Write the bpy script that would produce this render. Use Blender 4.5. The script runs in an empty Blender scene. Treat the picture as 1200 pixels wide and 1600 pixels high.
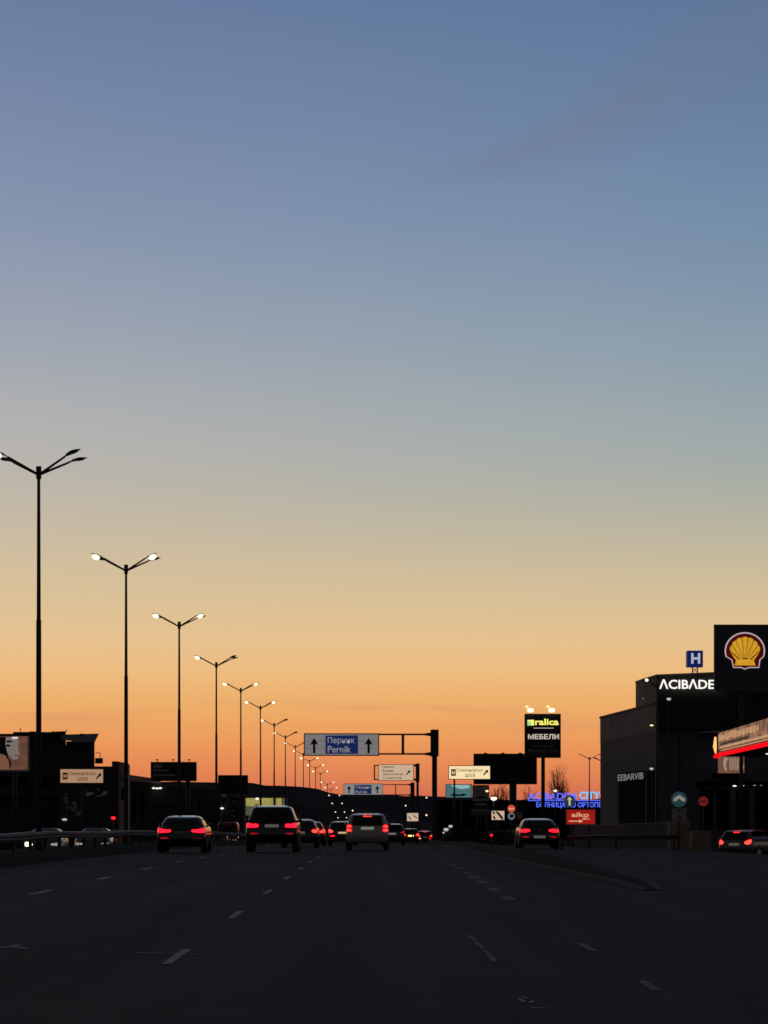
import bpy, bmesh, math, random
from mathutils import Vector, Matrix
R = math.radians
rnd = random.Random(7)
SC = bpy.context.scene
COL = SC.collection
F, VX, VY, CAMZ = 5000.0, 595.0, 1275.0, 1.25      # focal length and vanishing point in photo pixels, eye height

def wx(px, Y): return (px - VX) * Y / F
def wz(py, Y): return CAMZ + (VY - py) * Y / F
PROF = [(-60, 0), (60, 0), (90, -.02), (130, -.16), (163, -.32), (200, -.6), (233, -.86), (270, -1.12), (303, -1.4), (340, -1.7),
        (373, -1.98), (408, -2.22), (443, -2.5), (478, -2.87), (513, -3.25), (595, -4.1), (640, -4.7), (687, -5.95), (733, -7.5),
        (785, -9.4), (830, -10.8), (860, -11.8), (1000, -16), (1400, -22), (3000, -30), (9000, -40)]
def prof(Y):
    for (a, za), (b, zb) in zip(PROF, PROF[1:]):
        if Y <= b:
            t = max(0, (Y - a) / (b - a)); return za + (zb - za) * t
    return PROF[-1][1]
OPP = -.55                                           # the opposite carriageway lies a little lower

# ------------------------------------------------------------------ materials
def mat(name, col, rough=.6, metal=0., vary=.25, scale=3., bump=0., coat=0., spec=.5, emit=None, estr=0.):
    m = bpy.data.materials.new(name); m.use_nodes = True
    nt = m.node_tree; b = nt.nodes['Principled BSDF']
    b.inputs['Roughness'].default_value = rough
    b.inputs['Metallic'].default_value = metal
    b.inputs['Coat Weight'].default_value = coat
    b.inputs['Coat Roughness'].default_value = .1
    b.inputs['Specular IOR Level'].default_value = spec
    tc = nt.nodes.new('ShaderNodeTexCoord')
    nz = nt.nodes.new('ShaderNodeTexNoise'); nz.inputs['Scale'].default_value = scale; nz.inputs['Detail'].default_value = 6
    nt.links.new(tc.outputs['Object'], nz.inputs['Vector'])
    cr = nt.nodes.new('ShaderNodeValToRGB')
    a = tuple(max(0, c * (1 - vary)) for c in col[:3]); c2 = tuple(min(1, c * (1 + vary)) for c in col[:3])
    cr.color_ramp.elements[0].position = .32; cr.color_ramp.elements[0].color = (*a, 1)
    cr.color_ramp.elements[1].position = .68; cr.color_ramp.elements[1].color = (*c2, 1)
    nt.links.new(nz.outputs['Fac'], cr.inputs['Fac']); nt.links.new(cr.outputs['Color'], b.inputs['Base Color'])
    if bump:
        bp = nt.nodes.new('ShaderNodeBump'); bp.inputs['Strength'].default_value = bump; bp.inputs['Distance'].default_value = .02
        nt.links.new(nz.outputs['Fac'], bp.inputs['Height']); nt.links.new(bp.outputs['Normal'], b.inputs['Normal'])
    if emit:
        b.inputs['Specular IOR Level'].default_value = min(spec, .2); b.inputs['Emission Color'].default_value = (*emit, 1); b.inputs['Emission Strength'].default_value = estr
    return m

def glow(name, col, s):                              # a lamp, a lit sign face or a lit letter
    return mat(name, tuple(min(.8, c) for c in col), .4, vary=.08, emit=col, estr=s)

M = {}
M['pole'] = mat('galvanised_pole', (.06, .055, .05), .65, .0)
M['steel'] = mat('dark_steel', (.05, .045, .045), .6, .1)
M['rail'] = mat('galvanised_rail', (.032, .030, .028), .7, .0, vary=.3, scale=2)
M['rail_edge'] = mat('sky_lit_rail_edge', (.30, .28, .26), .5, vary=.2, scale=2)  # sky caught on the rail top, painted as a pale edge
M['lamp_shell'] = mat('lamp_shell', (.07, .065, .06), .5)
M['lens_off'] = mat('lens_off', (.09, .09, .085), .25)
M['lens_on'] = glow('lens_on', (1., .93, .64), 1.5)
M['lens_small'] = glow('lens_small', (1., .95, .85), 1.15)
M['lens_dim'] = glow('lens_dim', (1., .95, .85), .5)
M['lens_yellow'] = glow('lens_yellow', (1., .82, .38), 1.3)
M['glass'] = mat('car_glass', (.008, .008, .009), .06, spec=.6, vary=.1)
M['tyre'] = mat('tyre_rubber', (.012, .012, .012), .9)
M['rim'] = mat('alloy_rim', (.18, .18, .19), .35, .8)
M['plastic'] = mat('black_plastic', (.014, .014, .015), .6)
M['plate'] = mat('number_plate', (.5, .49, .46), .5, vary=.2, scale=9, emit=(1., .95, .85), estr=.07)  # plate lamp light given as a faint glow of the plate itself
M['platetxt'] = mat('plate_ink', (.03, .03, .035), .6)
M['tail'] = glow('tail_light', (1., .004, .012), 6.)
M['tail_hot'] = glow('tail_light_hot', (1., .022, .015), 6.)
M['tail_dim'] = glow('tail_dim', (.6, .012, .04), .55)
M['reflector'] = glow('rear_reflector', (.55, .008, .03), .6)
M['brake'] = glow('brake_light', (1., .03, .02), 6.)
M['amber'] = glow('amber_lamp', (1., .55, .15), 4.)
M['head'] = glow('headlight', (1., .95, .72), 5.)
M['head_dim'] = glow('headlight_dim', (1., .97, .85), .35)
M['p_black'] = mat('black_paint', (.012, .010, .011), .28, coat=1., vary=.1)
M['p_dark'] = mat('dark_grey_paint', (.03, .03, .033), .3, coat=1., vary=.1)
M['p_white'] = mat('pale_grey_paint', (.52, .48, .45), .33, coat=.7, vary=.06)
M['p_silver'] = mat('silver_paint', (.14, .14, .145), .3, .3, coat=.7, vary=.06)
M['p_red'] = mat('dark_red_paint', (.30, .02, .025), .4, coat=.5, vary=.1)
M['chrome'] = mat('chrome_strip', (.4, .4, .4), .2, 1.)
M['white_sheet'] = mat('grey_white_sheeting', (.72, .70, .71), .6, vary=.07, scale=1.5, emit=(1., .97, .98), estr=.16)  # emission stands in for headlight returned by the sheeting
M['blue_sheet'] = mat('blue_sheeting', (.03, .08, .36), .55, vary=.1, emit=(.05, .12, .55), estr=.13)  # faint glow added in place of returned headlight
M['sign_black'] = mat('sign_black', (.01, .01, .012), .6)
M['sign_white'] = mat('sign_white', (.75, .75, .77), .6, vary=.06, emit=(1., .98, .98), estr=.22)  # emission makes up for weak sky light on unlit sheeting
M['cream'] = mat('lit_cream_face', (.7, .6, .42), .6, vary=.1, scale=1.2, emit=(1., .77, .44), estr=.95)
M['cream_warm'] = mat('lit_warm_face', (.7, .55, .42), .6, vary=.1, scale=1.2, emit=(1., .56, .33), estr=.40)
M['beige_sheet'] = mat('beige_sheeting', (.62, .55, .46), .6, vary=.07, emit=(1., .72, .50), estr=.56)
M['ink'] = mat('sign_ink', (.05, .045, .035), .7)
M['ink_soft'] = mat('sign_ink_soft', (.16, .13, .09), .7)
M['facade_black'] = mat('charcoal_cladding', (.036, .035, .035), .8, vary=.2, scale=.25)
M['facade_top'] = mat('brown_grey_cladding', (.11, .092, .084), .75, vary=.25, scale=.3)
M['facade_blue'] = mat('blue_black_glazing', (.10, .112, .145), .7, vary=.25, scale=.12)
M['dark_wall'] = mat('dark_wall', (.050, .050, .056), .9, vary=.35, scale=.4)
M['dark_wall2'] = mat('dark_brown_wall', (.06, .054, .05), .8, vary=.35, scale=.4)
M['roof_slate'] = mat('slate_roof_sheet', (.30, .32, .38), .55, vary=.15)
M['pink_wall'] = mat('pinkish_render', (.50, .36, .30), .85, vary=.2, scale=.6)
M['door_black'] = mat('black_opening', (.006, .006, .007), 1., spec=.05)
M['concrete'] = mat('weathered_concrete', (.30, .24, .175), .9, vary=.3, scale=2, bump=.3)
M['board_black'] = mat('billboard_black', (.022, .019, .018), .7, vary=.3, scale=.6)
M['board_frame'] = mat('board_frame', (.05, .048, .05), .5)
M['ghost_text'] = mat('pale_blue_print', (.30, .34, .38), .6, vary=.4, scale=2)
M['ghost_white'] = mat('dull_white_print', (.75, .75, .77), .6, vary=.35, scale=2)
M['teal'] = mat('lit_teal_poster', (.15, .32, .33), .5, vary=.5, scale=.9, emit=(.14, .36, .38), estr=.42)
M['teal_dark'] = mat('poster_dark_teal', (.02, .06, .07), .5)
M['teal_pale'] = mat('poster_pale', (.4, .6, .6), .5, vary=.3, emit=(.4, .75, .75), estr=.6)
M['poster_brown'] = mat('poster_brown', (.22, .10, .065), .5, vary=.45, scale=.9, emit=(.30, .10, .05), estr=.42)
M['poster_skin'] = mat('poster_skin', (.55, .47, .42), .5, vary=.2, scale=1.6, emit=(.5, .42, .38), estr=.34)
M['poster_pink'] = mat('poster_pink', (.40, .22, .16), .5, vary=.25, scale=1.3, emit=(.35, .14, .09), estr=.5)
M['poster_dark'] = mat('poster_dark_hair', (.06, .035, .03), .5, vary=.4)
M['poster_lip'] = mat('poster_lip', (.33, .13, .12), .5, emit=(.3, .1, .1), estr=.35)
M['poster_light'] = mat('poster_highlight', (.8, .75, .7), .5, emit=(.9, .85, .8), estr=.7)
M['grey_plate'] = mat('grey_info_plate', (.50, .45, .41), .7, vary=.15)
M['brown_plate'] = mat('brown_info_plate', (.20, .14, .11), .7, vary=.2)
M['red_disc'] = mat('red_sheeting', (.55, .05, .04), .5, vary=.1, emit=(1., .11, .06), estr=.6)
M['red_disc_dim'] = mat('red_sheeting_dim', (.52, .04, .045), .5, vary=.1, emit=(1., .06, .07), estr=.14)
M['disc_blue'] = mat('blue_disc', (.10, .22, .27), .5, vary=.12, emit=(.1, .3, .36), estr=.12)  # slight emission lifts the dark disc; it holds no lamp
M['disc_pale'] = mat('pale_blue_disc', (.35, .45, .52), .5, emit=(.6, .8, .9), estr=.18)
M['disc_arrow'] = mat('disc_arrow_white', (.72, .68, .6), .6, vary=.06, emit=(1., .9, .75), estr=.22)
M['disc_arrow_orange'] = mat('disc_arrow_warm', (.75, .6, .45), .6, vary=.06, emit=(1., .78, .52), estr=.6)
M['neon_blue'] = glow('blue_letters', (.09, .16, 1.), 1.25)
M['neon_cyan'] = glow('cyan_letters', (.09, .50, 1.), 1.25)
M['letter_white'] = glow('white_letters', (1., .97, .90), 1.1)
M['letter_dim'] = mat('dim_letters', (.5, .5, .48), .6, emit=(.8, .8, .75), estr=.2)
M['letter_yellow'] = glow('yellow_letters', (1., .92, .16), 1.0)
M['logo_green'] = glow('green_logo', (.35, .75, .35), .9)
M['letter_cream'] = glow('cream_letters', (.9, .78, .65), .62)
M['letter_beige'] = glow('beige_letters', (.85, .50, .28), .75)
M['letter_faint'] = mat('faint_letters', (.34, .33, .32), .7)
M['red_face'] = mat('red_sign_face', (.40, .02, .015), .6, vary=.12, emit=(.55, .018, .012), estr=.55)
M['h_blue'] = mat('deep_blue_box', (.012, .03, .16), .5, vary=.2, emit=(.015, .04, .3), estr=.25)
M['h_white'] = glow('h_white', (.72, .75, .9), .55)
M['em_white'] = glow('emblem_white', (.75, .62, .66), .62)
M['em_red'] = glow('emblem_red', (.16, .008, .006), .35)
M['em_yellow'] = mat('emblem_yellow', (.6, .3, .02), .5, vary=.12, emit=(.95, .40, .012), estr=.62)
M['neon_red'] = mat('red_light_band', (.3, .002, .004), .6, vary=.1, spec=0., emit=(.95, .004, .010), estr=1.1)
M['neon_orange'] = glow('orange_light_tube', (1., .50, .13), 1.3)
M['bronze'] = mat('bronze_fascia', (.20, .10, .058), .5, .1, vary=.9, scale=1.3, emit=(.75, .30, .14), estr=.15)  # orange-lit spots are put into its colour and emission
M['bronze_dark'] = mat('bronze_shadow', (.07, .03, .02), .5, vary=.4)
M['bronze_lit'] = mat('bronze_lit', (.5, .30, .18), .45, .2, vary=.7, scale=2.2, emit=(1., .58, .30), estr=.42)  # lit copy of the bronze, orange glints given as emission
M['shop_poster'] = mat('shop_poster_brown', (.25, .13, .09), .5, vary=.3, emit=(.5, .23, .15), estr=.30)
M['shop_poster_pale'] = mat('shop_poster_pale', (.6, .5, .38), .5, vary=.3, emit=(.8, .62, .42), estr=.40)
M['yellow_shop'] = mat('lit_yellow_front', (.4, .34, .10), .6, vary=.35, scale=.5, emit=(.62, .45, .07), estr=.55)
M['shop_pale'] = mat('lit_pale_front', (.35, .35, .28), .6, vary=.3, scale=.6, emit=(.4, .4, .3), estr=.18)
M['bark'] = mat('bare_bark', (.09, .06, .045), .9)
M['leaf'] = mat('dark_evergreen_leaf', (.03, .035, .02), .85, vary=.5, scale=1.5)
M['line_paint'] = mat('worn_road_paint', (.46, .43, .41), .8, vary=.7, scale=11)
M['line_faint'] = mat('faint_road_paint', (.17, .163, .155), .85, vary=.75, scale=11)
M['kerb'] = mat('kerb_stone', (.020, .019, .018), .9, vary=.3)
M['verge'] = mat('dark_winter_grass', (.017, .015, .012), 1., vary=.5, scale=4, bump=.5, spec=.1)
M['soil'] = mat('dark_soil', (.03, .028, .024), 1., vary=.5, scale=.3, spec=.1)
M['hill'] = mat('dark_wooded_hill', (.085, .080, .088), 1., vary=.3, scale=.02, spec=0.)

def glow_with_tone(m, s_):                             # a lit skin that glows unevenly, as its own colour varies
    nt = m.node_tree; b = nt.nodes['Principled BSDF']
    nt.links.new(b.inputs['Base Color'].links[0].from_socket, b.inputs['Emission Color']); b.inputs['Emission Strength'].default_value = s_
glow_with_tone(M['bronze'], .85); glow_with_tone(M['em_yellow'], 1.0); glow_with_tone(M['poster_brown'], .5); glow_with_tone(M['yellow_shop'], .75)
def asphalt(name, col):
    m = mat(name, col, .8, vary=.2, scale=1.6, spec=.07)
    nt = m.node_tree; b = nt.nodes['Principled BSDF']
    # long streaks of wear along the lanes, patches of newer seal, fine aggregate
    tc = nt.nodes.new('ShaderNodeTexCoord')
    mp = nt.nodes.new('ShaderNodeMapping'); mp.inputs['Scale'].default_value = (.9, .025, 1)
    n1 = nt.nodes.new('ShaderNodeTexNoise'); n1.inputs['Scale'].default_value = 1.0; n1.inputs['Detail'].default_value = 5
    n2 = nt.nodes.new('ShaderNodeTexNoise'); n2.inputs['Scale'].default_value = 45; n2.inputs['Detail'].default_value = 3
    nt.links.new(tc.outputs['Object'], mp.inputs['Vector']); nt.links.new(mp.outputs['Vector'], n1.inputs['Vector']); nt.links.new(tc.outputs['Object'], n2.inputs['Vector'])
    base = b.inputs['Base Color'].links[0].from_socket
    def mul(sock, fac_sock, lo, hi):
        mr = nt.nodes.new('ShaderNodeMapRange'); mr.inputs['From Min'].default_value = .3; mr.inputs['From Max'].default_value = .7
        mr.inputs['To Min'].default_value = lo; mr.inputs['To Max'].default_value = hi
        nt.links.new(fac_sock, mr.inputs['Value'])
        mx = nt.nodes.new('ShaderNodeMix'); mx.data_type = 'RGBA'; mx.blend_type = 'MULTIPLY'; mx.inputs[0].default_value = 1
        nt.links.new(sock, mx.inputs[6]); nt.links.new(mr.outputs['Result'], mx.inputs[7]); return mx.outputs[2]
    mp3 = nt.nodes.new('ShaderNodeMapping'); mp3.inputs['Scale'].default_value = (.22, .05, 1)
    n3 = nt.nodes.new('ShaderNodeTexNoise'); n3.inputs['Scale'].default_value = 1.0; n3.inputs['Detail'].default_value = 7; n3.inputs['Roughness'].default_value = .65
    nt.links.new(tc.outputs['Object'], mp3.inputs['Vector']); nt.links.new(mp3.outputs['Vector'], n3.inputs['Vector'])
    # two polished wheel tracks in every 3.7 m lane
    sx = nt.nodes.new('ShaderNodeSeparateXYZ'); nt.links.new(tc.outputs['Object'], sx.inputs[0])
    wv = nt.nodes.new('ShaderNodeMath'); wv.operation = 'SINE'
    ad = nt.nodes.new('ShaderNodeMath'); ad.operation = 'MULTIPLY_ADD'; ad.inputs[1].default_value = 2 * math.pi / 1.85; ad.inputs[2].default_value = .6
    nt.links.new(sx.outputs['X'], ad.inputs[0]); nt.links.new(ad.outputs[0], wv.inputs[0])
    hf = nt.nodes.new('ShaderNodeMath'); hf.operation = 'MULTIPLY_ADD'; hf.inputs[1].default_value = .2; hf.inputs[2].default_value = .5; nt.links.new(wv.outputs[0], hf.inputs[0])
    base = mul(base, hf.outputs[0], .84, 1.16)
    s = mul(base, n1.outputs['Fac'], .5, 1.55); s = mul(s, n3.outputs['Fac'], .6, 1.45); s = mul(s, n2.outputs['Fac'], .6, 1.45)
    nt.links.new(s, b.inputs['Base Color'])
    bp = nt.nodes.new('ShaderNodeBump'); bp.inputs['Strength'].default_value = .5; bp.inputs['Distance'].default_value = .006
    nt.links.new(n2.outputs['Fac'], bp.inputs['Height']); nt.links.new(bp.outputs['Normal'], b.inputs['Normal'])
    return m
M['asphalt'] = asphalt('asphalt', (.041, .0355, .0315))
M['asphalt_shaded'] = asphalt('shaded_dark_asphalt', (.022, .0205, .020))  # weaker light on the right side, put into a darker asphalt colour
M['matte_black'] = mat('matte_black_wall', (.014, .0135, .014), 1., vary=.3, scale=.4, spec=0.)

# ------------------------------------------------------------------ objects
def tag(o, label=None, cat=None, group=None, kind=None):
    if label: o['label'] = label
    if cat: o['category'] = cat
    if group: o['group'] = group
    if kind: o['kind'] = kind
    return o
def thing(name, label, cat, loc=(0, 0, 0), rz=0, group=None):
    o = bpy.data.objects.new(name, None); COL.objects.link(o); o.empty_display_size = .3
    o.location = loc; o.rotation_euler = (0, 0, rz)
    return tag(o, label, cat, group)
def root_of(o):
    while o.parent: o = o.parent
    return o
class MB:
    """Collects shapes; build() links them as one mesh object."""
    def __init__(s): s.v = []; s.f = []; s.smooth = []
    def add(s, vs, fs, sm=False):
        n = len(s.v); s.v += [tuple(v) for v in vs]; s.f += [tuple(i + n for i in f) for f in fs]; s.smooth += [sm] * len(fs); return s
    def box(s, x0, x1, y0, y1, z0, z1):
        vs = [(x, y, z) for z in (z0, z1) for y in (y0, y1) for x in (x0, x1)]
        return s.add(vs, [(0, 2, 3, 1), (4, 5, 7, 6), (0, 1, 5, 4), (2, 6, 7, 3), (0, 4, 6, 2), (1, 3, 7, 5)])
    def quadbox(s, base, z0, z1):                     # vertical prism over a ground polygon (counter-clockwise)
        n = len(base)
        z0s = z0 if isinstance(z0, (list, tuple)) else [z0] * n; z1s = z1 if isinstance(z1, (list, tuple)) else [z1] * n
        vs = [(x, y, z) for (x, y), z in zip(base, z0s)] + [(x, y, z) for (x, y), z in zip(base, z1s)]
        return s.add(vs, [tuple(reversed(range(n))), tuple(range(n, 2 * n))] + [(i, (i + 1) % n, n + (i + 1) % n, n + i) for i in range(n)])
    def prism(s, pts, y0, y1):                        # polygon in x,z extruded in y (front face at y0)
        n = len(pts)
        a = sum(pts[i][0] * pts[(i + 1) % n][1] - pts[(i + 1) % n][0] * pts[i][1] for i in range(n))
        if a < 0: pts = pts[::-1]
        vs = [(x, y0, z) for x, z in pts] + [(x, y1, z) for x, z in pts]
        return s.add(vs, [tuple(range(n)), tuple(reversed(range(n, 2 * n)))] + [(i, n + i, n + (i + 1) % n, (i + 1) % n) for i in range(n)])
    def tube(s, pts, rs, n=10, cap=True):
        pts = [Vector(p) for p in pts]
        if not isinstance(rs, (list, tuple)): rs = [rs] * len(pts)
        vs = []; 
        for i, p in enumerate(pts):
            d = (pts[min(i + 1, len(pts) - 1)] - pts[max(i - 1, 0)]).normalized()
            u = d.cross(Vector((0, 0, 1)) if abs(d.z) < .9 else Vector((0, 1, 0))).normalized(); w = d.cross(u)
            vs += [p + (u * math.cos(2 * math.pi * k / n) + w * math.sin(2 * math.pi * k / n)) * rs[i] for k in range(n)]
        fs = [(i * n + k, i * n + (k + 1) % n, (i + 1) * n + (k + 1) % n, (i + 1) * n + k) for i in range(len(pts) - 1) for k in range(n)]
        s.add(vs, fs, True)
        if cap: 
            m = len(s.v) - len(vs)
            s.f += [tuple(m + k for k in reversed(range(n))), tuple(m + len(vs) - n + k for k in range(n))]; s.smooth += [False, False]
        return s
    def blob(s, c, r, n=12, m=8, axis=None):          # ellipsoid; axis: a 3x3 rotation
        vs = []; fs = []
        for j in range(m + 1):
            t = math.pi * j / m
            for k in range(n):
                p = Vector((r[0] * math.sin(t) * math.cos(2 * math.pi * k / n), r[1] * math.sin(t) * math.sin(2 * math.pi * k / n), r[2] * math.cos(t)))
                if axis: p = axis @ p
                vs.append(Vector(c) + p)
        for j in range(m):
            for k in range(n): fs.append((j * n + k, (j + 1) * n + k, (j + 1) * n + (k + 1) % n, j * n + (k + 1) % n))
        return s.add(vs, fs, True)
    def disc(s, cx, cz, r, y0, y1, n=28): return s.prism([(cx + r * math.cos(2 * math.pi * k / n), cz + r * math.sin(2 * math.pi * k / n)) for k in range(n)], y0, y1)
    def build(s, name, m, parent=None, world=True, label=None):
        me = bpy.data.meshes.new(name); o = bpy.data.objects.new(name, me); COL.objects.link(o)
        off = Vector((0, 0, 0))
        if parent is not None:
            o.parent = parent
            if world: off = Vector(root_of(parent).location)
        me.from_pydata([Vector(v) - off for v in s.v], [], s.f)
        me.polygons.foreach_set('use_smooth', s.smooth); me.materials.append(M[m] if isinstance(m, str) else m); me.update()
        if label: o['label'] = label
        return o

def text(name, string, x0, x1, z0, z1, y, m, parent, depth=.012, bold=0., shear=0.):
    cu = bpy.data.curves.new('lettering_curve', 'FONT'); cu.body = string; cu.size = 1; cu.offset = bold; cu.shear = shear
    cu.align_x = 'CENTER'; cu.resolution_u = 3; cu.space_line = 1.0
    t = bpy.data.objects.new('lettering_tmp', cu); COL.objects.link(t)
    dg = bpy.context.evaluated_depsgraph_get(); dg.update()
    me = bpy.data.meshes.new_from_object(t.evaluated_get(dg)); bpy.data.objects.remove(t)
    bm = bmesh.new(); bm.from_mesh(me)
    r = bmesh.ops.extrude_face_region(bm, geom=bm.faces[:])
    for v in [g for g in r['geom'] if isinstance(g, bmesh.types.BMVert)]: v.co.z = 1.
    xs = [v.co.x for v in bm.verts]; ys = [v.co.y for v in bm.verts]
    ax, bx, ay, by = min(xs), max(xs), min(ys), max(ys); off = Vector(root_of(parent).location)
    for v in bm.verts:
        v.co = Vector((x0 + (v.co.x - ax) / (bx - ax) * (x1 - x0), y - v.co.z * depth, z0 + (v.co.y - ay) / (by - ay) * (z1 - z0))) - off
    bmesh.ops.recalc_face_normals(bm, faces=bm.faces[:]); bm.to_mesh(me); bm.free()
    me.name = name; me.materials.clear(); me.materials.append(M[m])
    o = bpy.data.objects.new(name, me); COL.objects.link(o); o.parent = parent; return o
def ptext(name, string, box, Y, m, parent, **k):       # box in photo pixels on the plane at distance Y
    return text(name, string, wx(box[0], Y), wx(box[2], Y), wz(box[3], Y), wz(box[1], Y), Y, m, parent, **k)
def P2(pts, Y): return [(wx(a, Y), wz(b, Y)) for a, b in pts]
def pbox(mb, x0, y0, x1, y1, Y0, Y1): return mb.box(wx(x0, Y0), wx(x1, Y0), Y0, Y1, wz(y1, Y0), wz(y0, Y0))
def arrow_up(cx, top, bot, hw, sw, head):
    return [(cx, top), (cx + hw, top + head), (cx + sw, top + head * .86), (cx + sw, bot), (cx - sw, bot), (cx - sw, top + head * .86), (cx - hw, top + head)]
def arrow_diag(cx, cy, L, w):                          # an arrow pointing up to the right
    p = [(0, -L), (L * .62, -L * .25), (w, -L * .25), (w, L), (-w, L), (-w, -L * .25), (-L * .62, -L * .25)]
    c = math.cos(R(42)); s_ = math.sin(R(42))
    return [(cx + a * c - b * s_, cy + a * s_ + b * c) for a, b in p]

# ------------------------------------------------------------------ ground, roads, hills
def sheet(name, xs, ys, zf, m, kind='structure'):
    b = MB(); n = len(xs)
    b.add([(x, y, zf(x, y)) for y in ys for x in xs], [(j * n + i, j * n + i + 1, (j + 1) * n + i + 1, (j + 1) * n + i) for j in range(len(ys) - 1) for i in range(n - 1)], True)
    return tag(b.build(name, m), kind=kind)
ROWS = list(range(-60, 60, 20)) + list(range(60, 520, 12)) + list(range(520, 900, 20)) + [900, 950, 1000, 1150, 1400, 1800, 2400, 3000, 4000, 6000, 9000]
def gz(x, y):
    z = prof(y)
    if x < -11.2: z += OPP * min(1, (-11.2 - x) / .9)
    if x > 13.4 and y > 70: z -= .55 * min(1, (x - 13.4) / 1.6) * min(1, (y - 70) / 30)
    return z
sheet('ground', [-4000, -1500, -600, -250, -120, -60, -40, -26, -20, -14, -12.2, -11.1, -10, -8, 0, 10, 20, 30, 45, 70, 130, 300, 700, 1500, 4000], ROWS,
      lambda x, y: gz(x, y) - .06, 'soil')
def fit(x0, x1, y): return x0 + (x1 - x0)
RB = [r for r in ROWS if r <= 1400]
sheet('road', [-9.1, -5.5, -1.8, 2.2], [r for r in RB if r <= 200], lambda x, y: gz(x, y), 'asphalt')
sheet('slip_road', [2.2, 6, 11, 13.4, 14.2, 15, 18, 26], [r for r in RB if r <= 240], lambda x, y: gz(x, y) - .004, 'asphalt_shaded')
sheet('far_road', [-9.1, -5.5, -1.8, 1.9, 8], [r for r in RB if r >= 190 and r != 192] , lambda x, y: gz(x, y) - (.004 if y < 200 else 0), 'asphalt')
sheet('opposite_road', [-24, -18, -12.2], RB, lambda x, y: gz(x, y) + .0, 'asphalt')
def lane_dash(mb, x, y0, y1, w, yaw=0.):
    mb.add([(x - w / 2, y0, prof(y0) + .006), (x + w / 2, y0, prof(y0) + .006), (x + w / 2, y1, prof(y1) + .006), (x - w / 2, y1, prof(y1) + .006)], [(0, 1, 2, 3)])
def ground_y(py): return CAMZ * F / (py - VY)          # distance at which level road meets that height in the photo
a = MB(); y = ground_y(1507)
while y < 330:
    xx = -1.81 - .0022 * (y - 28); lane_dash(a, xx, y, y + 3., .085); y += 12.05
tag(a.build('road_marking', 'line_paint'), kind='structure')
a = MB(); y = ground_y(1398)
while y < 330: lane_dash(a, -5.55 - .001 * (y - 50), y, y + 3., .15); y += 12.05
tag(a.build('road_marking', 'line_paint'), kind='structure')
a = MB()
for py0, py1, w in ((1549, 1533, .07), (1487, 1475, .08), (1407, 1401, .16), (1392.5, 1388, .18), (1380, 1376, .19), (1372, 1368.5, .2), (1365, 1362, .2)):
    y0, y1 = ground_y(py0), ground_y(py1); lane_dash(a, 1.97 - .0016 * (y0 - 23), y0, y1, w)
y = 76
while y < 300: lane_dash(a, 1.86, y, y + 1.6, .2); y += 6
tag(a.build('faint_road_marking', 'line_faint'), kind='structure')
a = MB()                                               # ghost of an older line and scraps of paint beside it
def scrap(mb, cx, cy, pts):
    mb.add([(cx + p[0], cy + p[1], .005) for p in pts], [tuple(range(len(pts)))])
y0 = ground_y(1503); lft = []; rgt = []
for k in range(13):
    yy = y0 + k * .5; e = .022 + .014 * rnd.random() if k not in (5, 9) else .008
    c = .98 - .005 * k + .012 * rnd.random(); lft.append((c - e, yy)); rgt.append((c + e, yy))
for k in range(12): a.add([(*lft[k], .005), (*rgt[k], .005), (*rgt[k + 1], .005), (*lft[k + 1], .005)], [(0, 1, 2, 3)])
tag(a.build('faint_road_marking', 'line_faint'), kind='structure')
a = MB(); y1 = ground_y(1577)
scrap(a, 1.0, y1, [(-.03, .10), (.09, .02), (.10, .05), (-.02, .17)]); scrap(a, .99, y1 + .62, [(-.01, 0), (.03, .05), (.045, .25), (.02, .3)])
scrap(a, .965, y1 + .80, [(-.03, .1), (.0, -.05), (.015, .0), (-.005, .35), (-.03, .5)]); scrap(a, .99, y1 + 1.15, [(-.03, .12), (.02, 0), (.03, .06), (-.01, .22)])
y2 = ground_y(1483)
scrap(a, -3.55, y2, [(-.10, 0), (.02, .35), (.10, .8), (.04, .95), (-.03, .55), (-.12, .2)]); scrap(a, -3.42, y2 - .1, [(-.10, .42), (.10, .05), (.13, .15), (-.02, .5)])
tag(a.build('road_marking', 'line_paint'), kind='structure')
a = MB(); y3 = ground_y(1492)
a.add([(-2.25, y3 + .35, .007), (-1.52, y3 - .12, .007), (-1.52, y3 - .04, .007), (-2.25, y3 + .42, .007)], [(0, 1, 2, 3)])
tag(a.build('road_marking', 'line_paint'), kind='structure')

# the island between the main road and the slip road: kerb ring and a low grass mound
def island_edge(y):
    t = max(0., min(1, (y - 54) / 46.))
    return 4.55 - 1.0 * t ** .8, 4.6 + .65 * math.sqrt(t)
ys = [54, 54.6, 55.5, 57] + [59 + 4 * i for i in range(0, 44)]
a = MB(); vs = []; fs = []
for y in ys:
    l, r = island_edge(y); z = prof(y); kh = .07 * min(1, .15 + (y - 54) / 5)
    vs += [(l - .14, y, z - .02), (l - .12, y, z + kh), (l, y, z + kh + .005), (r, y, z + kh + .005), (r + .12, y, z + kh), (r + .14, y, z - .02)]
n = 6
for j in range(len(ys) - 1):
    for i in range(5): fs.append((j * n + i, j * n + i + 1, (j + 1) * n + i + 1, (j + 1) * n + i))
fs.append(tuple(range(6)))
a.add(vs, fs); tag(a.build('kerb', 'kerb'), kind='structure')
a = MB(); vs = []; fs = []; n = 9
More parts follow.
